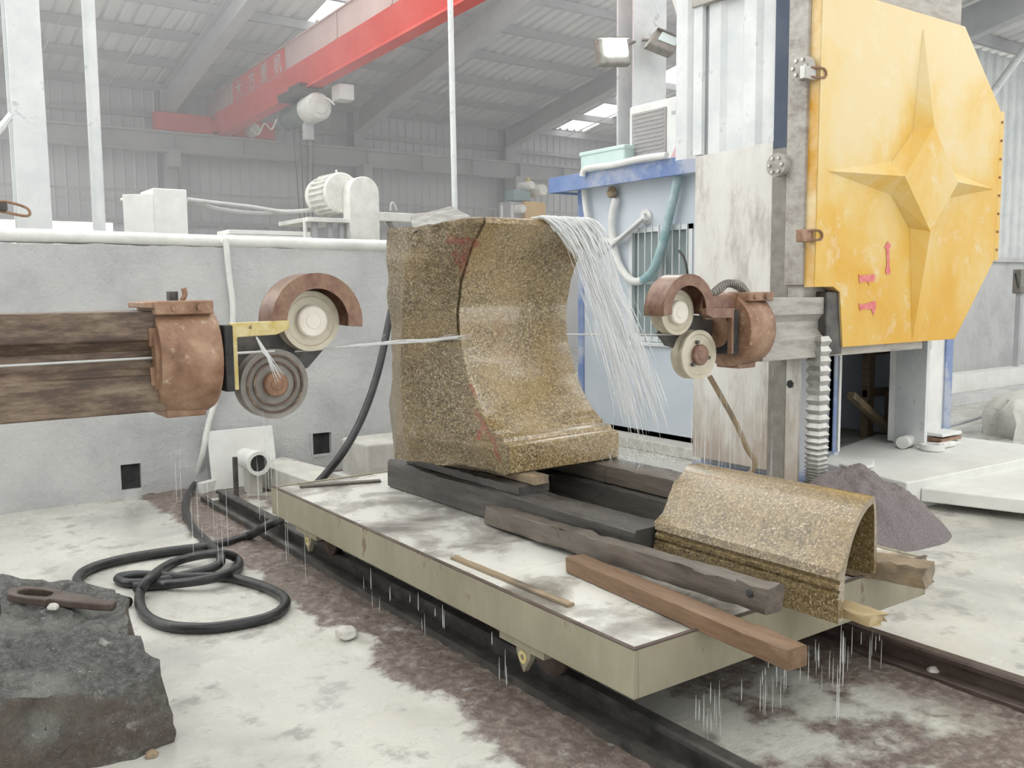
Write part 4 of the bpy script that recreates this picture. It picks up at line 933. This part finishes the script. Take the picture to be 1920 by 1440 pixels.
# pipe on wall
pp = thing('wall_pipe', 'limed white water pipe lying along the top of the low wall', 'pipe', (2, WY-.05, 2.03))
B().tube([(-3, WY+.04, 2.095), (0, WY+.03, 2.09), (1.5, WY+.03, 2.085), (2.6, WY+.03, 2.075), (4, WY+.03, 2.07), (6.2, WY+.03, 2.07)], .055, 12, 4).build('main_pipe', M['white_pipe'], pp)
jx_ = PY(425, 470, WY-.06).x
B().cyl((jx_, WY+.03, 2.075), (jx_, WY-.06, 2.07), .035, n=12).build('tee', M['white_pipe'], pp)
B().tube([(jx_, WY-.06, 2.09), (jx_, WY-.06, 2.0), PY(430, 520, WY-.06), PY(437, 590, WY-.06), PY(425, 680, WY-.06), PY(392, 790, WY-.08), PY(380, 850, WY-.1), (PZ(366, 912).x, PZ(366, 912).y, .03)], .024, 10, 4).build('down_pipe', M['white_pipe'], pp)
# control cabinet
ky = 9.2; kx0, kx1 = PY(288, 400, ky).x, PY(352, 400, ky).x
kb = thing('control_cabinet', 'white electrical control cabinet behind the low wall with its door ajar', 'cabinet', ((kx0+kx1)/2, ky, 0))
kz = PY(320, 354, ky).z
B().box(kx0, kx1, ky, ky+.45, 0, kz).build('cabinet_body', M['white'], kb, smooth=0, bevel=.01)
Mk = Matrix.Translation((kx0, ky-.005, 0)) @ Matrix.Rotation(math.radians(148), 4, 'Z')
kd = B().box(0, .28, -.012, .012, 1.3, kz-.06, Mk).build('cabinet_door', M['white'], kb, smooth=0, bevel=.004)
B().box(.22, .25, .012, .04, 1.9, 2.0, Mk).build('door_handle', M['steel'], kd, smooth=0)
k2 = thing('switch_box', 'narrow white switch box left of the control cabinet', 'cabinet', (PY(255, 410, 9.6).x, 9.6, 0))
B().box(PY(247, 410, 9.6).x, PY(268, 410, 9.6).x, 9.6, 9.9, 0, PY(255, 372, 9.6).z).build('box_body', M['white'], k2, smooth=0, bevel=.01)
B().box(PY(243, 410, 9.6).x, PY(272, 410, 9.6).x, 9.55, 9.95, PY(255, 372, 9.6).z, PY(255, 372, 9.6).z+.03).build('box_lid', M['white'], k2, smooth=0, bevel=.01)
for k, (pts, r_) in enumerate(([((352, 372), (420, 382), (480, 390), (535, 397), (600, 395))], .022), ) if 0 else enumerate([]): pass
tag(B().tube([PY(a, c_, 9.5) for a, c_ in ((352, 374), (400, 380), (470, 388), (535, 397), (600, 392))], .022, 8, 4).build('power_cable', M['frame_lt']), 'upper pale cable sagging from cabinet to motor', 'cable')
tag(B().tube([PY(a, c_, 9.55) for a, c_ in ((352, 376), (400, 390), (450, 398), (500, 401), (535, 398), (600, 393))], .022, 8, 4).build('power_cable', M['frame_lt']), 'lower pale cable sagging from cabinet to motor', 'cable')
# motor with belt guard
my = 9.0
mt = thing('belt_drive_motor', 'dusty white electric motor with tall rounded belt guard above the wall', 'motor', (PY(660, 450, my).x, my, 0))
gx_0, gx_1 = PY(647, 400, my).x, PY(702, 400, my).x; gr = (gx_1-gx_0)/2; gzt = PY(675, 333, my).z-gr
arc = [(gx_0, 1.2), (gx_1, 1.2)]+[((gx_0+gx_1)/2+gr*math.cos(a), gzt+gr*math.sin(a)) for a in [math.pi*k/16 for k in range(17)]]
B().prism(arc, 'y', my-.12, my+.05).build('belt_guard', M['whitemotor'], mt, smooth=40, bevel=.008)
mc = PY(640, 362, my+.1)
B().lathe((mc.x, my+.05, mc.z), 'y', [(.02, 0), (.2, 0), (.215, .04), (.19, .05), (.19, .42), (.21, .44), (.2, .55), (.02, .58)], 28).build('motor_body', M['whitemotor'], mt)
for k in range(22):
    a = 2*math.pi*k/22; d_ = Vector((math.cos(a), 0, math.sin(a)))
    q = B(); c0 = Vector((mc.x, my+.1, mc.z))+d_*.185; s_ = Vector((-math.sin(a), 0, math.cos(a)))*.008
    q.add([c0-s_, c0+s_, c0+s_+d_*.035, c0-s_+d_*.035]+[p+Vector((0, .38, 0)) for p in (c0-s_, c0+s_, c0+s_+d_*.035, c0-s_+d_*.035)], [(0, 1, 2, 3), (4, 7, 6, 5), (0, 4, 5, 1), (1, 5, 6, 2), (2, 6, 7, 3), (3, 7, 4, 0)]); q.build('cooling_fin', M['whitemotor'], mt, smooth=0)
B().cyl((mc.x+.02, my+.25, mc.z+.18), (mc.x+.02, my+.25, mc.z+.26), .012, n=8).build('lifting_eye', M['whitemotor'], mt)
tz = PY(600, 412, my).z
B().box(PY(570, 410, my).x, PY(650, 410, my).x, my-.1, my+.7, tz-.03, tz+.015).build('base_plate', M['whitemotor'], mt, smooth=0, bevel=.005)
for px in (590, 618, 640):
    x = PY(px, 430, my).x; B().cyl((x, my, 0), (x, my, tz-.03), .035, n=10).build('leg', M['frame'], mt)
x = PY(572, 430, my).x; B().cyl((x, my, 0), (x, my, tz), .02, n=10).build('leg', M['white'], mt)
B().box(PY(700, 408, my).x, PY(775, 408, my).x, my, my+.12, PY(730, 415, my).z, PY(730, 398, my).z).build('side_arm', M['whitemotor'], mt, smooth=0, bevel=.01)
B().tube([PY(732, 395, my), PY(733, 383, my), PY(738, 381, my), PY(744, 395, my)], .012, 6, 4).build('arm_eye', M['frame_lt'], mt)
B().tube([PY(728, 415, my+.05), PY(738, 435, my+.05), PY(732, 458, my+.05), PY(718, 470, my+.05)], .03, 8, 4).build('cable_loop', M['pul_grey'], mt)
# white louvre stack
lv = thing('panel_stack', 'stack of long white panels behind the pipe left of the motor', 'panels', (PY(500, 445, 11).x, 11, 0))
for i in range(3):
    z0 = PY(480, 458, 11).z+i*.058; B().box(PY(415, 445, 11).x+.04*i, PY(580, 445, 11).x, 11-.1+.03*i, 11.4, z0, z0+.05).build('panel', M['white'], lv, smooth=0, bevel=.006)
for px in (420, 560): B().box(PY(px, 445, 11).x, PY(px, 445, 11).x+.06, 11.1, 11.3, 0, PY(480, 458, 11).z).build('support_post', M['frame'], lv, smooth=0)
# far yellow machine
fy = 15.0
fm = thing('bridge_saw', 'distant yellow stone machine with motors seen above the block', 'machine', (PY(995, 400, fy).x, fy, 0))
def fb(px0, px1, py0, py1, d0, d1, nm, mat, bv=.02):
    a = PY(px0, py0, fy); c_ = PY(px1, py1, fy); return B().box(a.x, c_.x, fy+d0, fy+d1, c_.z, a.z).build(nm, mat, fm, smooth=0, bevel=bv)
ym = simple('ochre_machine_paint', (.58,.36,.13), (.66,.46,.22), 3, .5)
fb(984, 1024, 377, 480, 0, .5, 'machine_body', ym); fb(962, 986, 376, 420, .1, .5, 'side_housing', M['frame'])
fb(967, 998, 354, 377, .05, .4, 'gearbox', simple('teal_gearbox', (.18,.28,.29), (.25,.34,.35), 3, .5)); fb(1001, 1006, 331, 377, .2, .3, 'mast', M['bracket_y'], .005)
for px, py, r_ in ((1014, 357, .12), (993, 348, .085), (976, 392, .09)):
    p = PY(px, py, fy); B().lathe((p.x, fy-.1, p.z), 'y', [(.02, 0), (r_*.8, 0), (r_, .04), (r_, .4), (.02, .42)], 20).build('small_motor', M['whitemotor'], fm)
p0_ = PY(995, 480, fy); B().box(PY(975, 480, fy).x, PY(1015, 480, fy).x, fy, fy+.6, 0, p0_.z).build('pedestal', M['frame'], fm, smooth=0)
tag(B().tube([Vector((PY(940, 410, 13).x, 13, 0)), PY(941, 385, 13), PY(960, 384, 13), Vector((PY(961, 410, 13).x, 13, 0))], .02, 6, 1).build('handrail', M['frame_lt']), 'small pale handrail hoop beside the distant yellow machine', 'handrail')

# ------------------------------------------------------------------ floor things, left
def fp(px, py, r_): p = PZ(px, py, r_); return Vector((p.x, p.y, r_))
hA = B().tube([PY(790, 452, 7.7), PY(768, 450, 7.3), PY(757, 470, 6.95), PY(742, 540, 6.85), PY(728, 610, 6.75), PY(708, 700, 6.6), PY(680, 780, 6.45), PY(645, 845, 6.3), PZ(598, 903, .24), Vector((2.52, 6.18, .16)), PZ(524, 972, .135), PZ(500, 986, .14), fp(462, 1006, .03), fp(400, 1023, .03), fp(310, 1035, .03), fp(225, 1050, .03), fp(165, 1068, .03), fp(145, 1090, .03), fp(170, 1110, .03), fp(240, 1130, .03)],
               .030, 12, 8).build('rubber_hose', M['black_rubber'])
tag(hA, 'black hose sweeping from the wall over the trolley end to the boulder', 'hose', 'black floor hoses')
zl = .028
hB = B().tube([Vector((PZ(368, 912).x, PZ(368, 912).y, .04)), fp(350, 935, zl), fp(348, 960, zl), fp(362, 990, zl), fp(390, 1018, zl), fp(413, 1042, .08), fp(405, 1062, .05), fp(350, 1078, zl), fp(290, 1090, zl), fp(240, 1093, zl), fp(222, 1084, zl), fp(260, 1078, .055), fp(340, 1082, .03), fp(420, 1082, zl), fp(480, 1095, zl), fp(525, 1115, zl), fp(535, 1133, zl), fp(510, 1155, zl), fp(450, 1170, zl), fp(380, 1178, zl), fp(310, 1172, zl), fp(270, 1150, zl), fp(262, 1115, zl), fp(280, 1085, .085), fp(320, 1057, zl), fp(370, 1042, .07), fp(415, 1038, .09), fp(443, 1047, zl), fp(447, 1062, zl), fp(425, 1076, .06), fp(380, 1088, .06), fp(310, 1096, .03), fp(250, 1100, .03)],
               .027, 12, 8).build('rubber_hose', M['black_rubber'])
tag(hB, 'coiled black hose lying in loops on the wet floor beside the boulder', 'hose', 'black floor hoses')
# boulder
bd = B()
foot = [(-.9, 3.25), (.45, 3.36), (.70, 3.32), (.87, 3.38), (.86, 3.50), (.80, 3.72), (.90, 3.98), (.84, 4.22), (.62, 4.42), (.2, 4.55), (-.3, 4.6), (-.9, 4.5)]
def resamp(poly, n):
    L = [math.dist(poly[i], poly[(i+1) % len(poly)]) for i in range(len(poly))]; T = sum(L); out = []
    for k in range(n):
        s_ = T*k/n; i = 0
        while s_ > L[i]: s_ -= L[i]; i += 1
        a = poly[i]; c_ = poly[(i+1) % len(poly)]; t = s_/L[i]; out.append((a[0]+(c_[0]-a[0])*t, a[1]+(c_[1]-a[1])*t))
    return out
fp_ = resamp(foot, 150); cxb, cyb = .2, 3.9
rings = []
def toph(x, y): return .215+.20*max(0, min(1, (y-3.3)/.7))**.8+.06*fr((x, y, 0), 1.6, 3)+.035*fr((x, y, 2), 6, 4)-.04*max(0, (x-.55))
for lev in range(9):
    t = lev/8; r = []
    for (x, y) in fp_:
        p = Vector((x, y, toph(x, y)*t)); off = fr((x, y, p.z), 3, 4)*.045+fr((x, y, p.z), 11, 4)*.025; d_ = Vector((x-cxb, y-cyb, 0)).normalized()
        r.append(p+d_*(off-.05*t*t))
    rings.append(r)
for lev in range(1, 22):
    s_ = 1-lev/22; r = []
    for (x, y) in fp_:
        xx, yy = cxb+(x-cxb)*s_*.95, cyb+(y-cyb)*s_*.95; r.append(Vector((xx, yy, toph(xx, yy)+.02*(1-s_)+fr((xx, yy, 5), 20, 4)*.012)))
    rings.append(r)
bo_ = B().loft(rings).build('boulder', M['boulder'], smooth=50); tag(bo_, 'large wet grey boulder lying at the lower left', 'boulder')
def bz(x, y): return toph(x, y)+.03
# clamp
c0 = PZ(100, 1122, .41); az = math.radians(-42)
Mc = Matrix.Translation((c0.x, c0.y, .395)) @ Matrix.Rotation(az, 4, 'Z') @ Matrix.Rotation(.10, 4, 'Y')
ck = thing('lifting_clamp', 'rusty iron lifting clamp lying on top of the boulder', 'clamp', c0)
q = B(); outer = [(-.20, .0), (-.17, .055), (-.08, .07), (.0, .06), (.03, .0), (0, -.06), (-.09, -.065), (-.17, -.05)]; inner = [(-.155, .0), (-.14, .03), (-.075, .042), (-.02, .035), (-.01, 0), (-.02, -.035), (-.08, -.04), (-.14, -.03)]
n_ = len(outer); vs = [Mc @ Vector((x, y, z)) for z in (0, .03) for x, y in outer]+[Mc @ Vector((x, y, z)) for z in (0, .03) for x, y in inner]; fs = []
for i in range(n_):
    j = (i+1) % n_; fs += [(i, j, n_+j, n_+i), (2*n_+i, 3*n_+i, 3*n_+j, 2*n_+j), (n_+i, n_+j, 3*n_+j, 3*n_+i), (i, 2*n_+i, 2*n_+j, j)]
q.add(vs, fs).build('clamp_ring', M['rail_rust'], ck, smooth=30, bevel=.004)
q = B(); pl = [(.0, .035), (.09, .045), (.20, .02), (.26, .025), (.265, -.02), (.2, -.035), (.08, -.045), (0, -.045)]
q.add([Mc @ Vector((x, y, z)) for z in (.0, .032) for x, y in pl], [tuple(range(8))[::-1], tuple(range(8, 16))]+[(i, (i+1) % 8, 8+(i+1) % 8, 8+i) for i in range(8)]); q.build('clamp_shank', M['rail_rust'], ck, smooth=30, bevel=.006)
c1 = PZ(2, 1165, .36); k3 = thing('iron_wedge', 'dark square iron wedge at the left edge of the boulder', 'wedge', c1)
Mw = Matrix.Translation((c1.x-.02, c1.y, .36)) @ Matrix.Rotation(-.2, 4, 'Z')
B().box(-.08, .045, -.06, .06, -.02, .02, Mw).build('wedge_base', M['steel_dk'], k3, bevel=.006); B().box(-.06, .02, -.035, .035, .02, .075, Mw).build('wedge_block', M['steel_dk'], k3, bevel=.01)
cpb = PZ(55, 1170, .38)
def stone_bit(name, label, c, r, mat, seed, sq=.7, group=None):
    bm = bmesh.new(); bmesh.ops.create_icosphere(bm, subdivisions=3, radius=1); q = B()
    q.v = [Vector((v.co.x*r*(1+.35*fr(v.co+Vector((seed, 0, 0)), 1.2, 3)), v.co.y*r*(1+.35*fr(v.co+Vector((0, seed, 0)), 1.2, 3)), max(-.6, v.co.z)*r*sq*(1+.3*fr(v.co+Vector((0, 0, seed)), 1.3, 3))))+Vector(c) for v in bm.verts]
    q.f = [tuple(v.index for v in f.verts) for f in bm.faces]; q.mi = [0]*len(q.f); bm.free()
    return tag(q.build(name, mat, smooth=25), label, 'stone', group)
p = PZ(102, 1172, .33); stone_bit('stone_chip', 'small brownish chip of stone on the boulder below the clamp', (p.x, p.y, bz(p.x, p.y)-.0), .022, M['block_conc'], 3)
p = PZ(650, 1188, .03); stone_bit('stone_chip', 'pale rough stone chip on the edge of the brown mud strip', (p.x, p.y, .035), .05, M['block_conc'], 5)
p = PZ(285, 1413, .01); stone_bit('stone_chip', 'small tan pebble on the floor right of the boulder', (p.x, p.y, .008), .022, M['wood_tn'], 8)
p = PZ(1750, 1252, .03); stone_bit('stone_chip', 'pale stone flake between the rails at the right', (p.x, p.y, .012), .03, M['block_conc'], 9)
# leaning white board, pipe stub, stone beam, angle bars
lb = B().box(PY(392, 880, 7.66).x, PY(513, 830, 7.66).x, -.012, .012, 0, .50, Matrix.Translation((0, 7.58, .0)) @ Matrix.Rotation(-.22, 4, 'X')).build('white_board', M['white'], smooth=0, bevel=.004)
tag(lb, 'white board leaning against the foot of the low wall', 'board')
ps = thing('pipe_stub', 'short white pipe end with a collar in front of the leaning board', 'pipe', (PZ(483, 872, .1).x, 7.3, 0))
pc = PY(483, 868, 7.2)
B().cyl((pc.x, 7.2, pc.z), (pc.x+.0, 7.5, pc.z), .085, n=20).build('stub', M['white_pipe'], ps); B().ring((pc.x, 7.17, pc.z), 'y', .07, .10, .06, n=24).build('collar', M['white_pipe'], ps); B().cyl((pc.x, 7.19, pc.z), (pc.x, 7.2, pc.z), .07, n=20).build('bore', M['dark'], ps)
B().box(pc.x-.2, pc.x-.17, 7.18, 7.22, 0, pc.z+.07, Matrix.Identity(4)).build('stake', M['steel_dk'], ps, smooth=0)
B().box(pc.x-.05, pc.x+.05, 7.25, 7.4, 0, pc.z-.06).build('saddle', M['block_conc'], ps, smooth=0)
a_ = PZ(515, 862, .20); 
tag(B().add([PZ(482, 868, .2), PZ(530, 856, .2), PZ(625, 880, .2), PZ(590, 905, .2)]+[Vector((v.x, v.y, 0)) for v in (PZ(482, 868, .2), PZ(530, 856, .2), PZ(625, 880, .2), PZ(590, 905, .2))], [(0, 1, 2, 3), (7, 6, 5, 4), (0, 4, 5, 1), (1, 5, 6, 2), (2, 6, 7, 3), (3, 7, 4, 0)]).build('stone_kerb', M['block_conc'], smooth=0, bevel=.01), 'long pale stone kerb behind the far end of the trolley', 'kerb')
def bar2(name, label, p0, p1, wd, ht, mat, cat):
    p0 = Vector(p0); p1 = Vector(p1); d = (p1-p0).normalized(); s_ = d.cross(Vector((0, 0, 1))).normalized()*wd/2; u = Vector((0, 0, ht))
    q = B().add([p0-s_, p0+s_, p1+s_, p1-s_, p0-s_+u, p0+s_+u, p1+s_+u, p1-s_+u], [(0, 3, 2, 1), (4, 5, 6, 7), (0, 1, 5, 4), (1, 2, 6, 5), (2, 3, 7, 6), (3, 0, 4, 7)])
    return tag(q.build(name, mat, smooth=0, bevel=.003), label, cat)
a0 = PZ(375, 915, .05); a1 = PZ(475, 872, .12)
bar2('angle_bar', 'white angle bar slanting on the floor toward the leaning board', (a0.x, a0.y, .001), (a1.x, a1.y, .001), .06, .09, M['white'], 'bar')
a0 = PZ(340, 908, .03); a1 = PZ(395, 898, .03)
bar2('angle_bar', 'short white bar end lying by the foot of the down pipe', (a0.x, a0.y, .001), (a1.x, a1.y, .001), .07, .05, M['white'], 'bar')
# blocks behind block on the far side
p = PZ(725, 862, .0)
cbk = [PZ(690, 888), PZ(770, 880)]
q = B(); x0 = 3.95; y0 = 6.9
q.box(PY(688, 850, 6.9).x, PY(688, 850, 6.9).x+.75, 6.9, 7.4, 0, PY(700, 833, 6.9).z); o = q.build('concrete_block', M['block_conc'], smooth=0, bevel=.02); tag(o, 'rough grey concrete block on the floor behind the granite block', 'block')
q = B(); q.box(PY(655, 880, 7.1).x, PY(655, 880, 7.1).x+.5, 7.05, 7.45, 0, .05); tag(q.build('stone_slab', M['slab'], smooth=0, bevel=.006), 'thin pale slab on the floor left of the concrete block', 'slab')
# ------------------------------------------------------------------ right side: mound and slabs
mdb = B(); rings = []
def chaikin(p, k):
    for _ in range(k): p = [q_ for i in range(len(p)) for q_ in (((p[i][0]*3+p[(i+1) % len(p)][0])/4, (p[i][1]*3+p[(i+1) % len(p)][1])/4), ((p[i][0]+p[(i+1) % len(p)][0]*3)/4, (p[i][1]+p[(i+1) % len(p)][1]*3)/4))]
    return p
mf = resamp(chaikin([(4.72, 3.55), (5.0, 3.18), (5.45, 3.02), (5.9, 3.14), (5.93, 3.5), (5.78, 3.80), (5.62, 3.99), (5.2, 4.0), (4.85, 3.9)], 3), 150); cxm, cym = 5.42, 3.66
for lev in range(44):
    s_ = 1-lev/44; r = []
    for x, y in mf:
        k = fr((x, y, 0), 2.5, 3)*.04*s_; xx = cxm+(x-cxm)*(s_+k); yy = cym+(y-cym)*(s_+k); hgt = .42*(1-s_**1.9)+fr((xx, yy, 1), 4, 4)*.06*min(1, (1-s_)*2.5)+fr((xx, yy, 1), 18, 4)*.016*min(1, (1-s_)*4)
        r.append(Vector((xx, yy, max(-.01, hgt) if lev else -.01)))
    rings.append(r)
tag(mdb.loft(rings).build('sludge_mound', M['mound'], smooth=60), 'low mound of dark purplish stone sludge right of the offcut', 'mound')
def slabpoly(name, label, pxs, zt2, th, mat, cat='slab'):
    top = [PZ(a, c_, zt2) for a, c_ in pxs]; n_ = len(top)
    q = B().add(top+[Vector((v.x, v.y, zt2-th)) for v in top], [tuple(range(n_)), tuple(range(n_, 2*n_))[::-1]]+[(i, n_+i, n_+(i+1) % n_, (i+1) % n_) for i in range(n_)])
    return tag(q.build(name, mat, smooth=0, bevel=.01), label, cat)
slabpoly('concrete_slab', 'broad white slab platform before the cabin door', ((1545, 868), (1560, 845), (1640, 815), (1745, 812), (1960, 838), (1960, 852), (1700, 905)), .22, .22, M['slab'])
slabpoly('concrete_slab', 'spotted white slab lying on the floor at the right edge', ((1727, 915), (1800, 888), (1960, 862), (1990, 945)), .16, .10, M['slab'])
for (a_, c_), lb_ in (((1790, 925), 'left packing block under the spotted white slab'), ((1925, 915), 'right packing block under the spotted white slab')):
    p = PZ(a_, c_, .06); tag(B().box(p.x+.05, p.x+.25, p.y+.05, p.y+.2, 0, .06).build('packing_block', M['block_conc'], smooth=0, bevel=.006), lb_, 'block')
slabpoly('stone_slab', 'thin chipped slab on the platform near the anchor bolts', ((1572, 868), (1640, 862), (1638, 872), (1600, 875)), .25, .025, M['slab'])
tag(B().cyl(PZ(1692, 830, .28), PZ(1715, 822, .28), .055, n=18).build('pipe_offcut', M['white_pipe']), 'short white pipe offcut lying by the open cabin door', 'pipe')
tl = thing('clamp_tool', 'white limed clamp tool lying right of the cabin door', 'tool', PZ(1755, 835, .22))
cc = PZ(1748, 838, .25); B().ring((cc.x, cc.y, .225), 'z', .06, .10, .05, n=24).build('jaw', M['white_pipe'], tl); B().box(cc.x+.08, cc.x+.34, cc.y-.03, cc.y+.03, .225, .27).build('handle', M['white_pipe'], tl, bevel=.01)
p = PZ(1765, 818, .3); tv = thing('grooved_plate', 'stack of rusty grooved plates beside the cabin corner', 'plates', (p.x, p.y, .22))
for i in range(3): B().box(p.x-.16+.02*i, p.x+.2, p.y-.08, p.y+.1, .221+i*.045, .251+i*.045).build('plate', M['rust'] if i % 2 else M['white'], tv, smooth=0, bevel=.005)
# long rails stacked on right far floor
for i, (py0, py1, z0, hgt, mat, lb_) in enumerate(((738, 742, .0, .28, M['white'], 'upper white metal beam along the right wall foot'), (762, 772, .0, .12, M['frame_lt'], 'lower grey metal beam on the floor before the right wall'))):
    a = PZ(1765, py0); c_ = PZ(1990, py0+24)
    bar2('metal_beam', lb_, (a.x, a.y, .001), (a.x+9, a.y, .001), .25, hgt, mat, 'beam')
a = PZ(1860, 835); 
q = B(); rg = []
for zz, k in ((0, 1.0), (.18, 1.02), (.3, .98), (.40, .80), (.44, .5)):
    rg.append([Vector((a.x+1.45+k*1.0*xx+fr((xx, yy, zz), 2, 3)*.12, a.y+.25+k*.3*yy+fr((yy, xx, zz), 2, 3)*.08, zz)) for xx, yy in resamp([(-.95, -.8), (1, -1), (1, 1), (-.7, 1)], 36)])
tag(q.loft(rg).build('concrete_lump', M['block_conc'], smooth=50), 'large stained concrete block at the right edge behind the slabs', 'block')
tag(B().tube([PZ(1775, 800, .1), PZ(1830, 785, .1), PZ(1880, 765, .12), PZ(1925, 752, .15)], .02, 8, 4).build('floor_cable', M['frame']), 'grey cable crossing the floor near the right edge', 'cable')
p = PY(1912, 530, 7.5); q = thing('lever_switch', 'small dark switch box with lever at the right edge', 'switch', (p.x+.1, 7.5, 0))
B().box(p.x-.05, p.x+.3, 7.45, 7.6, p.z-.18, p.z+.22).build('box', M['pul_grey'], q, bevel=.02); B().box(p.x+.05, p.x+.13, 7.5, 7.58, 0, p.z-.18).build('post', M['frame'], q, smooth=0); B().cyl((p.x-.03, 7.5, p.z-.1), (p.x-.2, 7.48, p.z+.15), .018, n=8).build('lever', M['steel_dk'], q)

# ------------------------------------------------------------------ water
def streaks(name, label, gen, mat, nm='water'):
    q = B()
    for pts, r_ in gen: q.tube(pts, [r_*.3]+[r_]*(len(pts)-2)+[r_*.15], 5, 1, cap=False)
    return stuff(q.build(name, mat, smooth=180), label, nm)
rnd = random.Random(3)
def fall():
    for k in range(1500):
        u_ = rnd.random(); x0 = 3.02+.38*u_; y0 = 4.0-.03*rnd.random(); tgt = 3.45+.16*(u_-.5)+rnd.gauss(0, .035); vx = (tgt-x0)/.29; vx = vx*.75+.45*.25+.3*rnd.random(); vy = -.10-.18*rnd.random()
        t0 = rnd.random()**1.9*.46; dt = .03+.06*rnd.random(); vx = max(.3, vx)
        pts = []
        for i in range(5):
            t = t0+dt*i/4; xx = x0+vx*min(t, .29)+(max(0, t-.29))*1.5*(.7+.6*rnd.random()*0+.5*u_); pts.append((xx, y0+vy*t, 2.04-.1*t-.5*9.8*t*t*.95))
        if pts[-1][2] > .75: yield pts, (.0014+.0028*rnd.random())*(1.5 if t0 < .14 else .8)
streaks('water_stream', 'white water gushing off the top right lip of the granite block', fall(), M['water'])
def sheet_pts():
    for k in range(60):
        x0 = 3.05+.34*rnd.random(); yield [(x0-.04*rnd.random(), 4.02+.03*rnd.random(), 2.035), (x0+.03, 4.0, 2.04), (x0+.08, 3.985, 2.02), (x0+.14, 3.97, 1.96)], .006+.006*rnd.random()
streaks('water_sheet', 'sheet of water spilling over the lip of the block', sheet_pts(), M['water'])
def drips(xa, ya_, xb, yb_, z0, n_, lmin, lmax, zend, r_=.0022):
    for k in range(n_):
        t = rnd.random(); x = xa+(xb-xa)*t; y = ya_+(yb_-ya_)*t; zz = z0-rnd.random()*(z0-zend)*.6; L = lmin+(lmax-lmin)*rnd.random()
        yield [(x, y, zz), (x, y, zz-L*.5), (x, y, zz-L*.85), (x, y, max(zend, zz-L))], r_*(.7+.6*rnd.random())
streaks('water_drips', 'drips falling from the front end panel of the trolley', drips(2.3, 2.17, 3.5, 2.17, .26, 46, .03, .16, .02, .0016), M['drip'])
streaks('water_drips', 'drips falling from the left side panel of the trolley', drips(2.045, 2.9, 2.045, 4.2, .26, 16, .03, .12, .04, .002), M['drip'])
streaks('water_drips', 'thin streams falling from the left saw head', drips(1.1, 4.2, 1.75, 4.2, 1.12, 26, .05, .35, .1, .0014), M['mist'])
streaks('water_drips', 'thin streams falling from the right saw head', drips(4.45, 4.2, 5.3, 4.2, 1.10, 60, .08, .4, .1, .0018), M['mist'])
streaks('water_drips', 'water running off the curved granite offcut', drips(2.83, 1.93, 2.9, 1.95, .43, 6, .08, .25, .05, .0022), M['drip'])
def jet(x0, z0, x1, z1, n_, sp):
    for k in range(n_):
        a = rnd.gauss(0, sp); c_ = rnd.gauss(0, sp*2); yield [(x0+a*.3, YW-.17, z0), (x0+(x1-x0)*.4+a, YW-.17, z0+(z1-z0)*.35), (x1+c_, YW-.18, z1+c_)], .0035
streaks('water_jet', 'small water jet striking the left lower pulley', jet(1.50, 1.445, 1.60, 1.24, 9, .006), M['water'])
def spray():
    for k in range(90):
        x = 1.95+.74*rnd.random(); a = rnd.uniform(0, 6.28); s_ = .004+.016*rnd.random()*((x-1.9)/.8); z = 1.362+(x-1.75)*.032
        yield [(x, YW-.01+s_*math.cos(a), z+s_*math.sin(a)), (x+.04, YW-.01+s_*math.cos(a), z+.001+s_*math.sin(a)), (x+.08+.05*rnd.random(), YW-.01+s_*math.cos(a), z+.002+s_*math.sin(a))], .0018
streaks('water_spray', 'fine white spray flying along the left saw wire', spray(), M['water'])
def splash():
    for k in range(120):
        x = 3.3+.45*rnd.random(); y = 3.45+.5*rnd.random(); a = rnd.uniform(0, 6.28); h_ = .03+.07*rnd.random(); yield [(x, y, .69), (x+.02*math.cos(a), y+.02*math.sin(a), .69+h_*.7), (x+.05*math.cos(a), y+.05*math.sin(a), .69+h_)], .0015
streaks('water_splash', 'splash of water on the stacked timbers right of the block', splash(), M['mist'])

# ------------------------------------------------------------------ dusty haze hanging in the far hall
hm = bpy.data.materials.new('stone_dust_haze'); hm.use_nodes = True; nt = hm.node_tree; nt.nodes.remove(nt.nodes['Principled BSDF'])
vsn = nt.nodes.new('ShaderNodeVolumeScatter'); vsn.inputs['Color'].default_value = (.97, .98, 1, 1); vsn.inputs['Density'].default_value = .055
nt.links.new(vsn.outputs[0], nt.nodes['Material Output'].inputs['Volume'])
o = B().prism([(9.3, .05), (20.0, .05), (20.0, rz(20.0)-.05), (9.3, rz(9.3)-.05)], 'x', -7.9, 26.8).build('dust_haze', hm, smooth=0)
stuff(o, 'pale dusty haze hanging in the far hall', 'haze')
